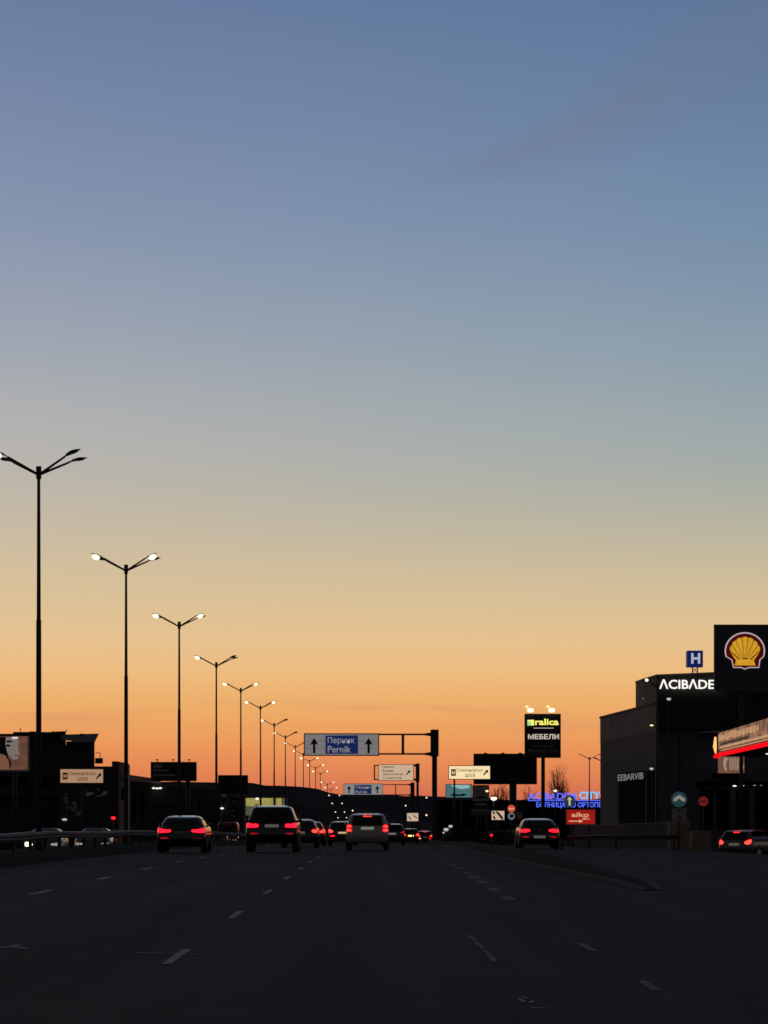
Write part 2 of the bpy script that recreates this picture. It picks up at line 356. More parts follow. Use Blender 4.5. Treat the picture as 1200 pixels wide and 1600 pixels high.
for y in ys:
    l, r = island_edge(y); z = prof(y)
    for i in range(n):
        u = i / (n - 1)
        h = .085 + .15 * math.sin(math.pi * u) * max(0, min(1, (y - 56) / 30)) + .05 * rnd.random() * math.sin(math.pi * u) * min(1, max(0, (y - 55) / 6))
        if y < 59: h = .075 * min(1, .15 + (y - 54) / 5) + .012
        vs.append((l + (r - l) * u, y, z + (h if 0 < i < n - 1 else .075 * min(1, .15 + (y - 54) / 5))))
for j in range(len(ys) - 1):
    for i in range(n - 1): fs.append((j * n + i, j * n + i + 1, (j + 1) * n + i + 1, (j + 1) * n + i))
a.add(vs, fs, True); tag(a.build('verge', 'verge'), kind='structure')
# grassed median strip under the guardrail and the lamp row
a = MB(); vs = []; fs = []; sec = [(-9.15, -.03), (-9.3, .06), (-9.7, .22), (-10.2, .30), (-10.8, .28), (-11.3, .1), (-12.2, -.2)]; n = len(sec)
mys = [y for y in range(20, 700, 8)]
for y in mys:
    for i, (sx, sz) in enumerate(sec): vs.append((sx, y, prof(y) + sz + (.06 * rnd.random() if 1 < i < 5 else 0)))
a.add(vs, [(j * n + i + 1, j * n + i, (j + 1) * n + i, (j + 1) * n + i + 1) for j in range(len(mys) - 1) for i in range(n - 1)], True)
tag(a.build('median_strip', 'verge'), kind='structure')
# hills
def hz(x, y):
    px = VX + x * F / 3000
    tab = [(-900, 1205), (-200, 1212), (150, 1217), (296, 1222), (340, 1226), (390, 1224), (430, 1226.5), (470, 1229), (500, 1233), (537, 1238.5), (600, 1243), (700, 1246), (900, 1249), (1200, 1247), (2200, 1240)]
    py = tab[0][1] if px < tab[0][0] else tab[-1][1]
    for (a_, b_), (c_, d_) in zip(tab, tab[1:]):
        if a_ <= px <= c_: py = b_ + (d_ - b_) * (px - a_) / (c_ - a_)
    top = wz(py, 3000)
    n_ = 1.1 * math.sin(x * .031) + .8 * math.sin(x * .083 + 1.3) + .5 * math.sin(x * .19 + .4) + .35 * math.sin(x * .41)
    t = (y - 3000) / (700 if y < 3000 else 1500)
    return -40 + (top + n_ + 40) * math.exp(-t * t * 2.2)
sheet('hills', [-2400 + 12 * i for i in range(401)], [1700, 2000, 2200, 2400, 2550, 2700, 2800, 2900, 2960, 3000, 3060, 3200, 3500, 4000, 4800], hz, 'hill')

# ------------------------------------------------------------------ street lamps
def make_lamp(loc, H, reach, lit, label, group, name='street_lamp', r0=.085, r1=.05, dy=1.15, rise=.62):
    """lit: dict {(side, row): True/False}; side -1/1, row -1 near / 1 far."""
    t = thing(name, label, 'street lamp', loc, group=group)
    MB().tube([(0, 0, 0), (0, 0, H * .62), (0, 0, H * .625), (0, 0, H + .22)], [r0 * 1.15, r0, r0 * .82, r1], 10).build('pole', 'pole', t, False)
    MB().tube([(0, 0, 0), (0, 0, .8), (0, 0, .82)], [r0 * 1.7, r0 * 1.7, r0 * 1.2], 10).build('pole_base', 'pole', t, False)
    MB().tube([(0, 0, H - .12), (0, 0, H + .25)], [r1 * 1.7, r1 * 1.8], 10).build('pole_cap', 'pole', t, False)
    for (sx, row), on in lit.items():
        e = Vector((sx * reach * .62, row * dy * .62, H + rise * .72)); d = Vector((sx * reach, row * dy, 0)).normalized()
        MB().tube([(0, 0, H), e * .5 + Vector((0, 0, H * .5)), e], [r1 * .9, r1 * .8, r1 * .7], 8).build('arm', 'pole', t, False)
        f = (d + Vector((0, 0, .22))).normalized(); sd = Vector((-d.y, d.x, 0)); up = f.cross(sd) * -1
        if up.z < 0: up = -up
        ax = Matrix((f, sd, up)).transposed()
        h = MB(); L = reach * .5
        sk = .62 if on else 1.
        secs = [(0, .03, .03), (.12, .04, .035), (.25, .09, .055), (.55, .115, .06), (.85, .09, .035), (1., .03, .012)]
        vs = []; n = 10
        for u, w, hh in secs:
            for k in range(n):
                c, s_ = math.cos(2 * math.pi * k / n), math.sin(2 * math.pi * k / n)
                vs.append(e + f * (u * L) + sd * (w * c * sk) + up * (hh * sk * s_ * (1 if s_ > 0 else .45) + .04 * math.sin(u * 2.4)))
        fs = [(i * n + k, i * n + (k + 1) % n, (i + 1) * n + (k + 1) % n, (i + 1) * n + k) for i in range(len(secs) - 1) for k in range(n)]
        h.add(vs, fs, True); h.add(vs[:n], [tuple(range(n))]); h.add(vs[-n:], [tuple(range(n))])
        hd = h.build('lamp_head', 'lamp_shell', t, False)
        b = MB().blob(e + f * (L * .60) - up * (.06 if on else -.012), (L * .28, .11, .11) if on else (L * .26, .07, .03), 12, 8, ax).build('lens', 'lens_on' if on else 'lens_off', hd, False)
        if on: b['label'] = 'lit lens'
    return t
ORD = ['nearest', 'second', 'third', 'fourth', 'fifth', 'sixth', 'seventh', 'eighth', 'ninth', 'tenth', 'eleventh', 'twelfth', 'thirteenth', 'fourteenth', 'fifteenth', 'sixteenth', 'seventeenth', 'eighteenth', 'nineteenth', 'twentieth']
LIT = {0: (1, 0), 1: (1, 1), 2: (1, 1), 3: (1, 0), 4: (1, 1), 5: (1, 1), 6: (1, 0), 7: (1, 0), 8: (1, 0), 9: (1, 0)}
ds = [93.5 + 35 * k for k in range(13)] + [595, 640, 687, 733, 785, 830, 866, 900]
for k, d in enumerate(ds):
    jy = {0: 742, 1: 892, 2: 979, 3: 1041, 4: 1080, 5: 1107, 6: 1134, 7: 1152.7, 8: 1167.8, 9: 1179.5, 10: 1190, 11: 1200.5, 12: 1209.8}.get(k)
    mpx = {0: 60.5, 1: 197, 2: 280, 3: 338, 4: 376.3, 5: 407, 6: 428.4, 7: 445.9, 8: 461.3, 9: 474, 10: 483.5, 11: 493, 12: 500.5, 13: 511.5, 14: 517, 15: 522.3, 16: 526.8, 17: 531.3, 18: 534.8, 19: 537, 20: 541}[k]
    l, r = LIT.get(k, (1, 1))
    z = prof(d); H = (wz(jy, d) - z) if jy else 11.15
    off = 10.0 * F / d; px = VX - off
    if k == 0: lab = 'nearest and tallest-looking median street lamp, one head lit and the two facing the road dark'
    else:
        st = 'both sides lit' if l and r else 'one side lit and the other dark'
        pos = ORD[k] + ' from the nearest' if k < 20 else 'farthest of all'
        lab = 'twin-armed median street lamp, %s, %s' % (st, pos)
    lit = {(-1, -1): bool(l), (-1, 1): bool(l) and k > 9, (1, -1): bool(r), (1, 1): False}
    make_lamp((wx(mpx, d), d, z), H, 1.33, lit, lab, 'street lamps in a row along the median', r0=.075 if k < 3 else .07, r1=.045)
# lamps on the other side
def one_lamp(px, py, Y, lit, label, zg=None, reach=1.7, H=None, **k):
    z = prof(Y) if zg is None else zg
    return make_lamp((wx(px, Y), Y, z), wz(py, Y) - z, reach, lit, label, 'street lamps beside the slip road and beyond', **k)
one_lamp(921, 1186, 420, {(-1, -1): False, (1, -1): False}, 'unlit two-armed street lamp against the orange sky beside the tall dark facade', reach=1.5, r0=.09, r1=.06)
one_lamp(945, 1192, 395, {(-1, -1): False, (-1, 1): False}, 'street lamp mostly behind the tall dark facade, only one unlit arm sticking out', reach=1.4)
one_lamp(1027, 1073, 230, {(-1, -1): True, (-1, 1): False}, 'slim street lamp with one bright head in front of the white-lettered building', reach=1.15, dy=2.0, rise=.55)
one_lamp(640, 1263, 520, {(-1, -1): True}, 'tiny lit street lamp above the small beige sign, in front of the hill', reach=.8, r0=.06)
one_lamp(673, 1251, 480, {(-1, -1): True}, 'tiny lit street lamp just under the hill line beside the tall gantry post', reach=.8, r0=.06)
one_lamp(673, 1279, 400, {(-1, -1): True}, 'tiny lit street lamp low beside the tall gantry post', reach=.7, r0=.05)
one_lamp(555, 1271, 470, {(-1, -1): True}, 'tiny lit street lamp over the roof of the dark red van', reach=.5, r0=.05)

# ------------------------------------------------------------------ cars
NR, NC, NS = 8, 4, 10
def rrect(y0, y1, hw, rr, rf, z):
    p = []
    for i in range(NR + 1): p.append((-(hw - rr) + 2 * (hw - rr) * i / NR, y0, z))
    for i in range(1, NC): t = math.pi / 2 * i / NC; p.append((hw - rr + rr * math.sin(t), y0 + rr - rr * math.cos(t), z))
    for i in range(NS + 1): p.append((hw, y0 + rr + (y1 - rf - y0 - rr) * i / NS, z))
    for i in range(1, NC): t = math.pi / 2 * i / NC; p.append((hw - rf + rf * math.cos(t), y1 - rf + rf * math.sin(t), z))
    for i in range(NR + 1): p.append(((hw - rf) - 2 * (hw - rf) * i / NR, y1, z))
    for i in range(1, NC): t = math.pi / 2 * i / NC; p.append((-(hw - rf + rf * math.sin(t)), y1 - rf + rf * math.cos(t), z))
    for i in range(NS + 1): p.append((-hw, y1 - rf - (y1 - rf - y0 - rr) * i / NS, z))
    for i in range(1, NC): t = math.pi / 2 * i / NC; p.append((-(hw - rr + rr * math.cos(t)), y0 + rr - rr * math.sin(t), z))
    return p
def interp(rings, z):
    if z <= rings[0][0]: return rings[0][1:]
    for a_, b_ in zip(rings, rings[1:]):
        if z <= b_[0]:
            t = (z - a_[0]) / (b_[0] - a_[0]); return tuple(p + (q - p) * t for p, q in zip(a_[1:], b_[1:]))
    return rings[-1][1:]
KIND = {   # lower rings (z, y0, y1, half width, rear corner radius, front corner radius), cabin rings, in fractions of H, L, W/2
 'sedan': ([(.17, .06, .96, .86, .12, .2), (.24, .012, .985, .95, .16, .3), (.36, .0, 1., .99, .2, .4), (.50, .012, .995, 1., .22, .42), (.60, .012, .98, .985, .22, .42), (.67, .0, .95, .955, .2, .4), (.70, .012, .92, .93, .2, .38)],
           [(.695, .14, .74, .885, .14, .2), (.80, .185, .68, .82, .14, .2), (.90, .235, .60, .755, .14, .18), (.94, .265, .56, .71, .15, .2), (.956, .285, .55, .665, .14, .2), (.982, .395, .53, .60, .1, .1), (1., .50, .515, .36, .03, .03)]),
 'suv': ([(.20, .05, .96, .90, .1, .2), (.26, .012, .985, .97, .14, .3), (.38, .0, 1., 1., .16, .36), (.50, .012, .995, 1., .17, .36), (.58, .018, .975, .985, .18, .36), (.635, .022, .94, .965, .18, .3)],
         [(.63, .022, .73, .955, .16, .2), (.74, .045, .675, .88, .15, .2), (.86, .075, .60, .80, .15, .2), (.94, .095, .57, .745, .16, .2), (.955, .108, .56, .705, .14, .2), (.98, .21, .53, .64, .12, .12), (1., .36, .46, .42, .08, .08)]),
 'mpv': ([(.19, .04, .96, .88, .1, .2), (.25, .01, .985, .95, .14, .3), (.38, .0, 1., .985, .16, .36), (.50, .008, .99, 1., .17, .36), (.60, .014, .955, .985, .18, .34), (.66, .02, .92, .965, .18, .3)],
         [(.655, .02, .84, .955, .16, .2), (.76, .035, .75, .91, .15, .2), (.87, .06, .66, .85, .15, .2), (.94, .08, .60, .80, .16, .2), (.955, .095, .59, .75, .14, .2), (.98, .20, .55, .68, .12, .12), (1., .36, .48, .45, .08, .08)]),
 'van': ([(.14, .02, .97, .9, .06, .2), (.18, .004, .99, .96, .08, .3), (.28, .0, 1., 1., .09, .3), (.42, .0, .97, 1., .09, .3), (.50, .004, .92, .995, .09, .3)],
         [(.495, .004, .84, .985, .08, .2), (.70, .01, .76, .96, .09, .2), (.90, .018, .68, .92, .1, .2), (.965, .025, .66, .86, .1, .2), (1., .04, .62, .74, .08, .12)]),
}
def car(name, label, cat, px, Y, kind, W, H, L, paint, group=None, rz=0., base=None, X=None, lamp='sedan', brake=None, plate='plate', dim=False, front=False, bright=(1, 1), refl=('reflector', 'reflector'), ptxt=None, rails=False):
    x = wx(px, Y) if X is None else X
    z = (gz(x, Y) if base is None else base) + .004
    t = thing(name, label, cat, (x, Y, z), rz + (math.pi if front else 0), group)
    lo, up = KIND[kind]; hw = W / 2
    lo = [(r[0] * H, r[1] * L, r[2] * L, r[3] * hw, r[4], r[5]) for r in lo]; up = [(r[0] * H, r[1] * L, r[2] * L, r[3] * hw, r[4], r[5]) for r in up]
    b = MB()
    for st in (lo, up):
        rg = [rrect(r[1], r[2], r[3], r[4], r[5], r[0]) for r in st]; n = len(rg[0])
        vs = [p for q in rg for p in q]
        fs = [(i * n + k, i * n + (k + 1) % n, (i + 1) * n + (k + 1) % n, (i + 1) * n + k) for i in range(len(rg) - 1) for k in range(n)]
        fs += [tuple(reversed(range(n))), tuple((len(rg) - 1) * n + k for k in range(n))]
        b.add(vs, fs, True)
    body = b.build('body', paint, t, False)
    def edge_y(st, x_, z_, fr=False):
        y0, y1, h, rr, rf = interp(st, z_); r = rf if fr else rr; d = max(0, abs(x_) - (h - r)); d = min(d, r * .985)
        k = r - math.sqrt(r * r - d * d); return (y1 - k) if fr else (y0 + k)
    def patch(st, pts, nm, m, par, out=.012, fr=False, nz=1):   # pts: (x, z low, z high); a strip laid on the rear or front of the body
        q = MB(); vs = []; n = nz + 1
        for x_, za, zb in pts:
            for j in range(n):
                zz = za + (zb - za) * j / nz; e = edge_y(st, x_, zz, fr); s_ = 1 if fr else -1; vs.append((x_, e + s_ * out, zz))
        m_ = len(pts)
        fs = [((i + 1) * n + j, (i + 1) * n + j + 1, i * n + j + 1, i * n + j) if not fr else (i * n + j, i * n + j + 1, (i + 1) * n + j + 1, (i + 1) * n + j) for i in range(m_ - 1) for j in range(nz)]
        if not fr: fs = [f[::-1] for f in fs]; fs = [f[::-1] for f in fs]
        q.add(vs, fs, True)
        bk = [(v[0], v[1] + (.03 if not fr else -.03), v[2]) for v in vs]; q.add(bk, [f[::-1] for f in fs], False)
        k0 = len(q.v) - 2 * len(vs); N = len(vs)
        rim_ = [i * n for i in range(m_)] + [(m_ - 1) * n + j for j in range(1, n)] + [i * n + nz for i in range(m_ - 2, -1, -1)] + [j for j in range(nz - 1, 0, -1)]
        for a_, c_ in zip(rim_, rim_[1:] + rim_[:1]): q.f.append((k0 + a_, k0 + c_, k0 + N + c_, k0 + N + a_)); q.smooth.append(False)
        return q.build(nm, m, par, False)
    # windows
    za, zb = up[0][0] + .035, up[-4][0] - .005 if kind != 'van' else up[-3][0]
    for fr, nm in ((False, 'rear_window'), (True, 'windscreen')):
        q = []
        for u in (-.88, -.7, -.4, 0, .4, .7, .88):
            h = interp(up, (za + zb) / 2)[2]; q.append((u * h * .98, za, zb - .03 * abs(u) ** 3))
        # follow the taper: narrow at the top
        vs = MB(); rows = 6; cols = []
        s_ = 1 if fr else -1
        for i in range(rows + 1):
            zz = za + (zb - za) * i / rows; h = interp(up, zz)[2]
            cols.append([(u * h, edge_y(up, u * h, zz, fr) + s_ * .008, zz) for u in (-.80, -.6, -.3, 0, .3, .6, .80)])
        fl = [p for r_ in cols for p in r_]; n = 7
        fs = [(i * n + k, i * n + k + 1, (i + 1) * n + k + 1, (i + 1) * n + k) for i in range(rows) for k in range(n - 1)]
        if fr: fs = [f[::-1] for f in fs]
        vs.add(fl, fs, True); vs.build(nm, 'glass', t, False)
    for sx in (-1, 1):
        for u0, u1 in (((.10, .47), (.51, .86)) if kind != 'van' else ((.62, .92),)):
            vs = MB(); fl = []
            for i in range(5):
                zz = za + .02 + (zb - .03 - za) * i / 4; y0, y1, h, rr, rf = interp(up, zz)
                fl += [(sx * (h + .007), y0 + (y1 - y0) * u, zz) for u in (u0, (u0 + u1) / 2, u1)]
            fs = [(i * 3 + k, i * 3 + k + 1, (i + 1) * 3 + k + 1, (i + 1) * 3 + k) for i in range(4) for k in range(2)]
            if sx < 0: fs = [f[::-1] for f in fs]
            vs.add(fl, fs, True); vs.build('side_window', 'glass', t, False)
        m_ = MB(); mz = up[0][0] + .06; ym = up[0][1] + (up[0][2] - up[0][1]) * .83
        m_.blob((sx * (hw + .02), ym, mz + .02), (.09, .06, .06), 10, 6).tube([(sx * (hw - .1), ym + .03, mz - .05), (sx * (hw + .05), ym, mz)], .02, 6)
        m_.build('wing_mirror', paint, t, False)
        if rails: MB().tube([(sx * .62 * hw, .14 * L, H * .985), (sx * .66 * hw, .2 * L, H + .035), (sx * .66 * hw, .48 * L, H + .035), (sx * .62 * hw, .53 * L, H * .985)], .018, 6).build('roof_rail', 'plastic', t, False)
        rw = .33 if kind != 'suv' else .38
        if kind == 'van': rw = .36
        for yy in (.205 * L, .80 * L):
            w = MB(); xc = sx * (hw - .105); tw = .115
            w.tube([(xc - tw, yy, rw), (xc - tw + .02, yy, rw), (xc + tw - .02, yy, rw), (xc + tw, yy, rw)], [rw - .03, rw, rw, rw - .03], 24)
            wh = w.build('wheel', 'tyre', t, False)
            MB().tube([(xc + sx * (tw - .01), yy, rw), (xc + sx * (tw + .006), yy, rw)], [rw * .66, rw * .6], 20).build('rim', 'rim', wh, False)
    # rear and front fittings
    zl = {'sedan': .60, 'suv': .575, 'mpv': .60, 'van': .36}[kind] * H
    def lamp_shape(side, kind_):
        h = hw
        if kind_ == 'sedan':   # swept L: tall at the outside, narrowing towards the lid
            p = [(.955, zl - .05, zl + .06), (.90, zl - .075, zl + .085), (.80, zl - .08, zl + .06), (.66, zl - .075, zl + .035), (.50, zl - .06, zl + .03), (.42, zl - .03, zl + .015)]
        elif kind_ == 'coupe': p = [(.95, zl - .03, zl + .03), (.90, zl - .06, zl + .055), (.75, zl - .065, zl + .07), (.60, zl - .05, zl + .07), (.47, zl - .02, zl + .045)]
        elif kind_ == 'suv': p = [(.965, zl - .05, zl + .06), (.90, zl - .08, zl + .09), (.78, zl - .085, zl + .06), (.72, zl - .07, zl + .04), (.62, zl - .08, zl + .055), (.52, zl - .05, zl + .035)]
        elif kind_ == 'mpv': p = [(.97, zl - .10, zl + .13), (.90, zl - .13, zl + .15), (.80, zl - .12, zl + .13), (.72, zl - .08, zl + .04)]
        elif kind_ == 'hatch': p = [(.965, zl - .05, zl + .10), (.88, zl - .10, zl + .11), (.74, zl - .09, zl + .05), (.66, zl - .04, zl + .02)]
        else: p = [(.97, zl - .2, zl + .25), (.88, zl - .2, zl + .25)]
        q = [(side * u * h, a_, b_) for u, a_, b_ in p]
        return sorted(q)
    for sx in (-1, 1):
        if not front:
            mt = 'tail_dim' if dim else ('tail_hot' if lamp in ('mpv', 'hatch') else 'tail')
            if lamp == 'mpv':   # a C of two bars round a dark middle
                q = lamp_shape(sx, 'mpv')
                tl = patch(lo, q, 'tail_light', 'tail_dim', t, .012, nz=2)
                for dz0, dz1 in ((.045, .13), (-.12, -.03)):
                    patch(lo, sorted([(sx * .955 * hw, zl + dz0, zl + dz1 - .015), (sx * .86 * hw, zl + dz0, zl + dz1), (sx * .76 * hw, zl + dz0 + .01, zl + dz1 - .03)]), 'light_bar', mt, tl, .03)
            else: patch(lo, lamp_shape(sx, lamp), 'tail_light', mt, t, .014, nz=2)
            zr = .40 * H if kind != 'van' else .2 * H
            rm = refl[0 if sx < 0 else 1]
            if rm: patch(lo, sorted([(sx * .84 * hw, zr - .022, zr + .022), (sx * .70 * hw, zr - .028, zr + .028), (sx * .52 * hw, zr - .012, zr + .014)]), 'reflector', rm, t, .012)
        on = bright[0 if sx < 0 else 1]
        zh = {'sedan': .49, 'suv': .50, 'mpv': .52, 'van': .36}[kind] * H
        g_ = 1.6 if on == 2 else 1.
        patch(lo, sorted([(sx * .92 * hw, zh - .04 * g_, zh + .05 * g_), (sx * .78 * hw, zh - .06 * g_, zh + .07 * g_), (sx * .6 * hw, zh - .05, zh + .05), (sx * .5 * hw, zh - .03, zh + .03)]), 'headlight', ('head' if on == 2 else 'head_dim') if front else 'glass', t, .012, fr=True)
    patch(lo, [(-.78 * hw, .205 * H, .285 * H), (0, .205 * H, .30 * H), (.78 * hw, .205 * H, .285 * H)], 'rear_bumper_insert', 'plastic', t, .01)
    patch(lo, [(-.6 * hw, .22 * H, .36 * H), (0, .22 * H, .37 * H), (.6 * hw, .22 * H, .36 * H)], 'grille', 'plastic', t, .01, fr=True)
    zp = {'sedan': .565, 'suv': .565, 'mpv': .60, 'van': .32}[kind] * H
    if lamp == 'coupe': zp = .40 * H
    if lamp == 'hatch': zp = .53 * H
    pl = patch(lo, [(-.26, zp - .056, zp + .056), (.26, zp - .056, zp + .056)], 'number_plate', plate, t, .016)
    bz = (zl + .02) if kind != 'sedan' or lamp == 'coupe' else zl + .075
    if not front and kind != 'van': patch(lo, [(-.045, bz - .025, bz + .025), (0, bz - .045, bz + .045), (.045, bz - .025, bz + .025)] if lamp == 'coupe' else [(-.04, bz + .035, bz + .08), (0, bz + .02, bz + .095), (.04, bz + .035, bz + .08)], 'badge', 'chrome', t, .015)
    if kind in ('sedan',):
        e = MB(); zz = lo[-2][0] + .012; q = []
        patch(lo, [(-.8 * hw, zz - .02, zz + .012), (-.4 * hw, zz - .014, zz + .03), (0, zz - .014, zz + .034), (.4 * hw, zz - .014, zz + .03), (.8 * hw, zz - .02, zz + .012)], 'boot_lip', paint, t, .03)
    if brake:
        zb_ = up[-4][0] - .01; w_ = .16
        patch(up, [(-w_, zb_ - .03, zb_ + .035), (0, zb_ - .03, zb_ + .04), (w_, zb_ - .03, zb_ + .035)], 'brake_light', brake, t, .03)
    return t
TR = 'cars driving away in traffic'
car('sedan_car', 'dark sedan with red tail lights in the left lane beside the guardrail', 'car', 283, 117, 'sedan', 1.80, 1.36, 4.6, 'p_black', TR, base=-.10, lamp='sedan', plate='letter_faint', refl=('reflector', 'letter_faint'))
car('suv_car', 'tall black SUV with a pale number plate in the middle lane', 'car', 424.5, 121, 'suv', 1.96, 1.78, 4.8, 'p_black', TR, base=-.13, lamp='suv', rails=True)
car('minivan_car', 'pale grey minivan with a glowing third brake light ahead in our lane', 'car', 574, 131, 'mpv', 1.74, 1.52, 4.3, 'p_white', TR, lamp='mpv', brake='brake', refl=(None, None), plate='letter_dim')
car('dark_car', 'low dark car half hidden behind the tall SUV', 'car', 468, 152, 'sedan', 1.78, 1.36, 4.5, 'p_dark', TR, lamp='hatch', refl=(None, None))
car('dark_car', 'second dark car behind the tall SUV, only one light showing', 'car', 484, 192, 'sedan', 1.8, 1.45, 4.5, 'p_black', TR, lamp='hatch', refl=(None, None))
car('hatchback_car', 'dark hatchback half hidden behind the pale grey minivan', 'car', 535, 198, 'mpv', 1.78, 1.5, 4.2, 'p_dark', TR, lamp='hatch', refl=('tail', 'tail'), plate='letter_beige')  # beige glow of the plate stands in for a warm window reflection
car('van', 'dark red van rising above the roof of the pale grey minivan', 'van', 573, 285, 'van', 2.05, 2.75, 5.2, 'p_red', TR, lamp='van', dim=True, refl=(None, None), X=-1.25)
car('dark_car', 'unlit dark car just past the right side of the pale grey minivan', 'car', 613, 225, 'mpv', 1.76, 1.5, 4.3, 'p_dark', TR, lamp='hatch', dim=True, refl=(None, None), plate='letter_dim')
car('dark_car', 'small distant car with two red lights left of the gantry posts', 'car', 642, 300, 'mpv', 1.5, 1.45, 4.0, 'p_black', TR, lamp='hatch', refl=(None, None), plate='amber')
car('dark_car', 'small distant car with wide red lights just under the tall gantry post', 'car', 664, 380, 'mpv', 1.8, 1.5, 4.2, 'p_black', TR, lamp='hatch', brake='tail', refl=('amber', 'tail'))
car('sedan_car', 'black sedan with slim red tail lights on the slip road behind the verge', 'car', 843, 141, 'sedan', 1.78, 1.35, 4.7, 'p_black', TR, lamp='coupe')
car('hatchback_car', 'silver hatchback turning into the filling station with brake lights on', 'car', 1146, 146, 'mpv', 1.70, 1.40, 4.1, 'p_silver', TR, rz=R(-36), lamp='hatch', brake='tail_hot', refl=(None, None))
OC = 'oncoming cars behind the median guardrail'
car('oncoming_car', 'oncoming car behind the guardrail with one bright headlight', 'car', 80, 156, 'sedan', 1.75, 1.5, 4.4, 'p_silver', OC, front=True, bright=(1, 2))
car('oncoming_car', 'oncoming car behind the guardrail beneath the red wall lamp', 'car', 156, 160, 'sedan', 1.75, 1.5, 4.4, 'p_silver', OC, front=True)
car('oncoming_car', 'oncoming pale car seen between the dark sedan and the tall SUV', 'car', 364, 262, 'sedan', 1.75, 1.5, 4.4, 'p_silver', OC, front=True, X=-13.2)
car('van', 'dark red van on the far carriageway left of the tall SUV', 'van', 372, 300, 'van', 2.0, 2.6, 5.2, 'p_red', OC, front=True, X=-14.2)

# ------------------------------------------------------------------ guardrails
def guardrail(name, label, pts, h, posts, fam, m='rail', double=False):
    x0, y0 = pts[0]; t = thing(name, label, 'guardrail', (x0, y0, gz(x0, y0)), group=fam)
    # W-shaped beam swept along the points
    sec = [(0, 0), (.0, .03), (-.075, .07), (-.075, .11), (0, .145), (0, .165), (-.075, .20), (-.075, .24), (0, .28), (0, .31)]
    dense = []
    for (xa, ya), (xb, yb) in zip(pts, pts[1:]):
        n = max(1, int(abs(yb - ya) / 4)); dense += [(xa + (xb - xa) * i / n, ya + (yb - ya) * i / n) for i in range(n)]
    dense.append(pts[-1])
    for off, sgn in (((0, 1),) if not double else ((0, 1), (.42, -1))):
        b = MB(); vs = []; n = len(sec)
        for i, (x, y) in enumerate(dense):
            wob = .035 * math.sin(y * .21) + .02 * math.sin(y * .47 + 1)
            for sx, sz in sec: vs.append((x - off - sgn * sx * 1., y, gz(x, y) + h - .20 + sz * .645 + wob * .6))
        fs = [(i * n + k, i * n + k + 1, (i + 1) * n + k + 1, (i + 1) * n + k) for i in range(len(dense) - 1) for k in range(n - 1)]
        b.add(vs, fs, True); b.build('rail_beam', m, t)
        MB().tube([Vector(vs[i * n + n - 1]) for i in range(len(dense))], .018, 6).build('rail_edge', 'rail_edge', t)  # thin lip added to carry the painted sky highlight
    L = 0; last = None
    for (x, y) in dense[::posts]:
        z = gz(x, y); MB().box(x - .26, x - .16, y - .05, y + .05, z - .1, z + h - .06).build('rail_post', 'pole', t)
    return t
guardrail('guardrail', 'long grey median guardrail along the left lane', [(-9.75, 58), (-9.72, 140), (-9.6, 340)], .80, 1, None, double=True)
guardrail('guardrail', 'low two-beam guardrail curving beside the slip road', [(8.2, 141), (10.2, 136), (12.4, 133)], .62, 1, None)
# ------------------------------------------------------------------ overhead signs on cantilever posts
def gantry(label, Y, px_post, top, b0, b1, left, box, hw=.28):
    """post pixel centre, top pixel of the post, the two beams' pixels, left end of the beams, sign box."""
    x = wx(px_post, Y); z = prof(Y)
    t = thing('overhead_sign', label, 'overhead sign', (x, Y, z), group='overhead direction signs on cantilever posts')
    s = Y / F
    MB().box(x - hw * .62, x + hw * .62, Y - .2, Y + .2, z, wz(b1 + 4, Y)).build('post', 'steel', t)
    MB().box(x - hw, x + hw, Y - .26, Y + .26, wz(b1 + 4, Y), wz(top, Y)).build('post_head', 'steel', t)
    MB().box(x - .45, x + .45, Y - .45, Y + .45, z - .02, z + .35).build('footing', 'concrete', t)
    for bz in (b0, b1):
        zz = wz(bz, Y)
        MB().prism([(wx(left, Y), zz - .055), (x - hw * 2.6, zz - .06), (x - hw, zz - .13), (x - hw, zz + .13), (x - hw * 2.6, zz + .06), (wx(left, Y), zz + .055)], Y - .07, Y + .07).build('beam', 'steel', t)
    return t
def sign_face(t, box, Y, m, frame='board_frame', fr=.07, d=.1):
    x0, y0, x1, y1 = box; s = Y / F
    p = MB().box(wx(x0, Y), wx(x1, Y), Y - .24, Y - .24 + d, wz(y1, Y), wz(y0, Y)).build('sign_panel', m, t)
    b = MB(); X0, X1, Z0, Z1 = wx(x0, Y), wx(x1, Y), wz(y1, Y), wz(y0, Y); ya, yb = Y - .275, Y - .1
    b.box(X0 - fr, X1 + fr, ya, yb, Z1, Z1 + fr).box(X0 - fr, X1 + fr, ya, yb, Z0 - fr, Z0).box(X0 - fr, X0, ya, yb, Z0, Z1).box(X1, X1 + fr, ya, yb, Z0, Z1)
    b.build('frame', frame, p); return p, Y - .244
def rescale(box, Y, y2): return box
Y = 220
t = gantry('large overhead sign with two up arrows and a blue field, hung from the tallest gantry', Y, 679, 1140, 1147.5, 1178, 592, None)
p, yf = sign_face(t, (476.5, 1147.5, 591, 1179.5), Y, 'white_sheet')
for px in (489, 533, 577): MB().box(wx(px, Y) - .05, wx(px, Y) + .05, Y - .14, Y + .1, wz(1181, Y), wz(1146, Y)).build('sign_bracket', 'steel', t)
MB().box(wx(629, Y) - .07, wx(631, Y) + .03, Y - .05, Y + .05, wz(1177, Y), wz(1148.5, Y)).build('strut', 'steel', t)
b = MB()
for zz in (1158, 1169): b.box(wx(477, Y), wx(590.5, Y), yf - .002, yf, wz(zz, Y) - .008, wz(zz, Y) + .008)
b.build('panel_seam', 'letter_faint', p)
MB().prism(P2([(508.5, 1149.5), (559.5, 1149), (559.5, 1178), (508.5, 1178)], Y), yf - .012, yf - .001).build('blue_field', 'blue_sheet', p)
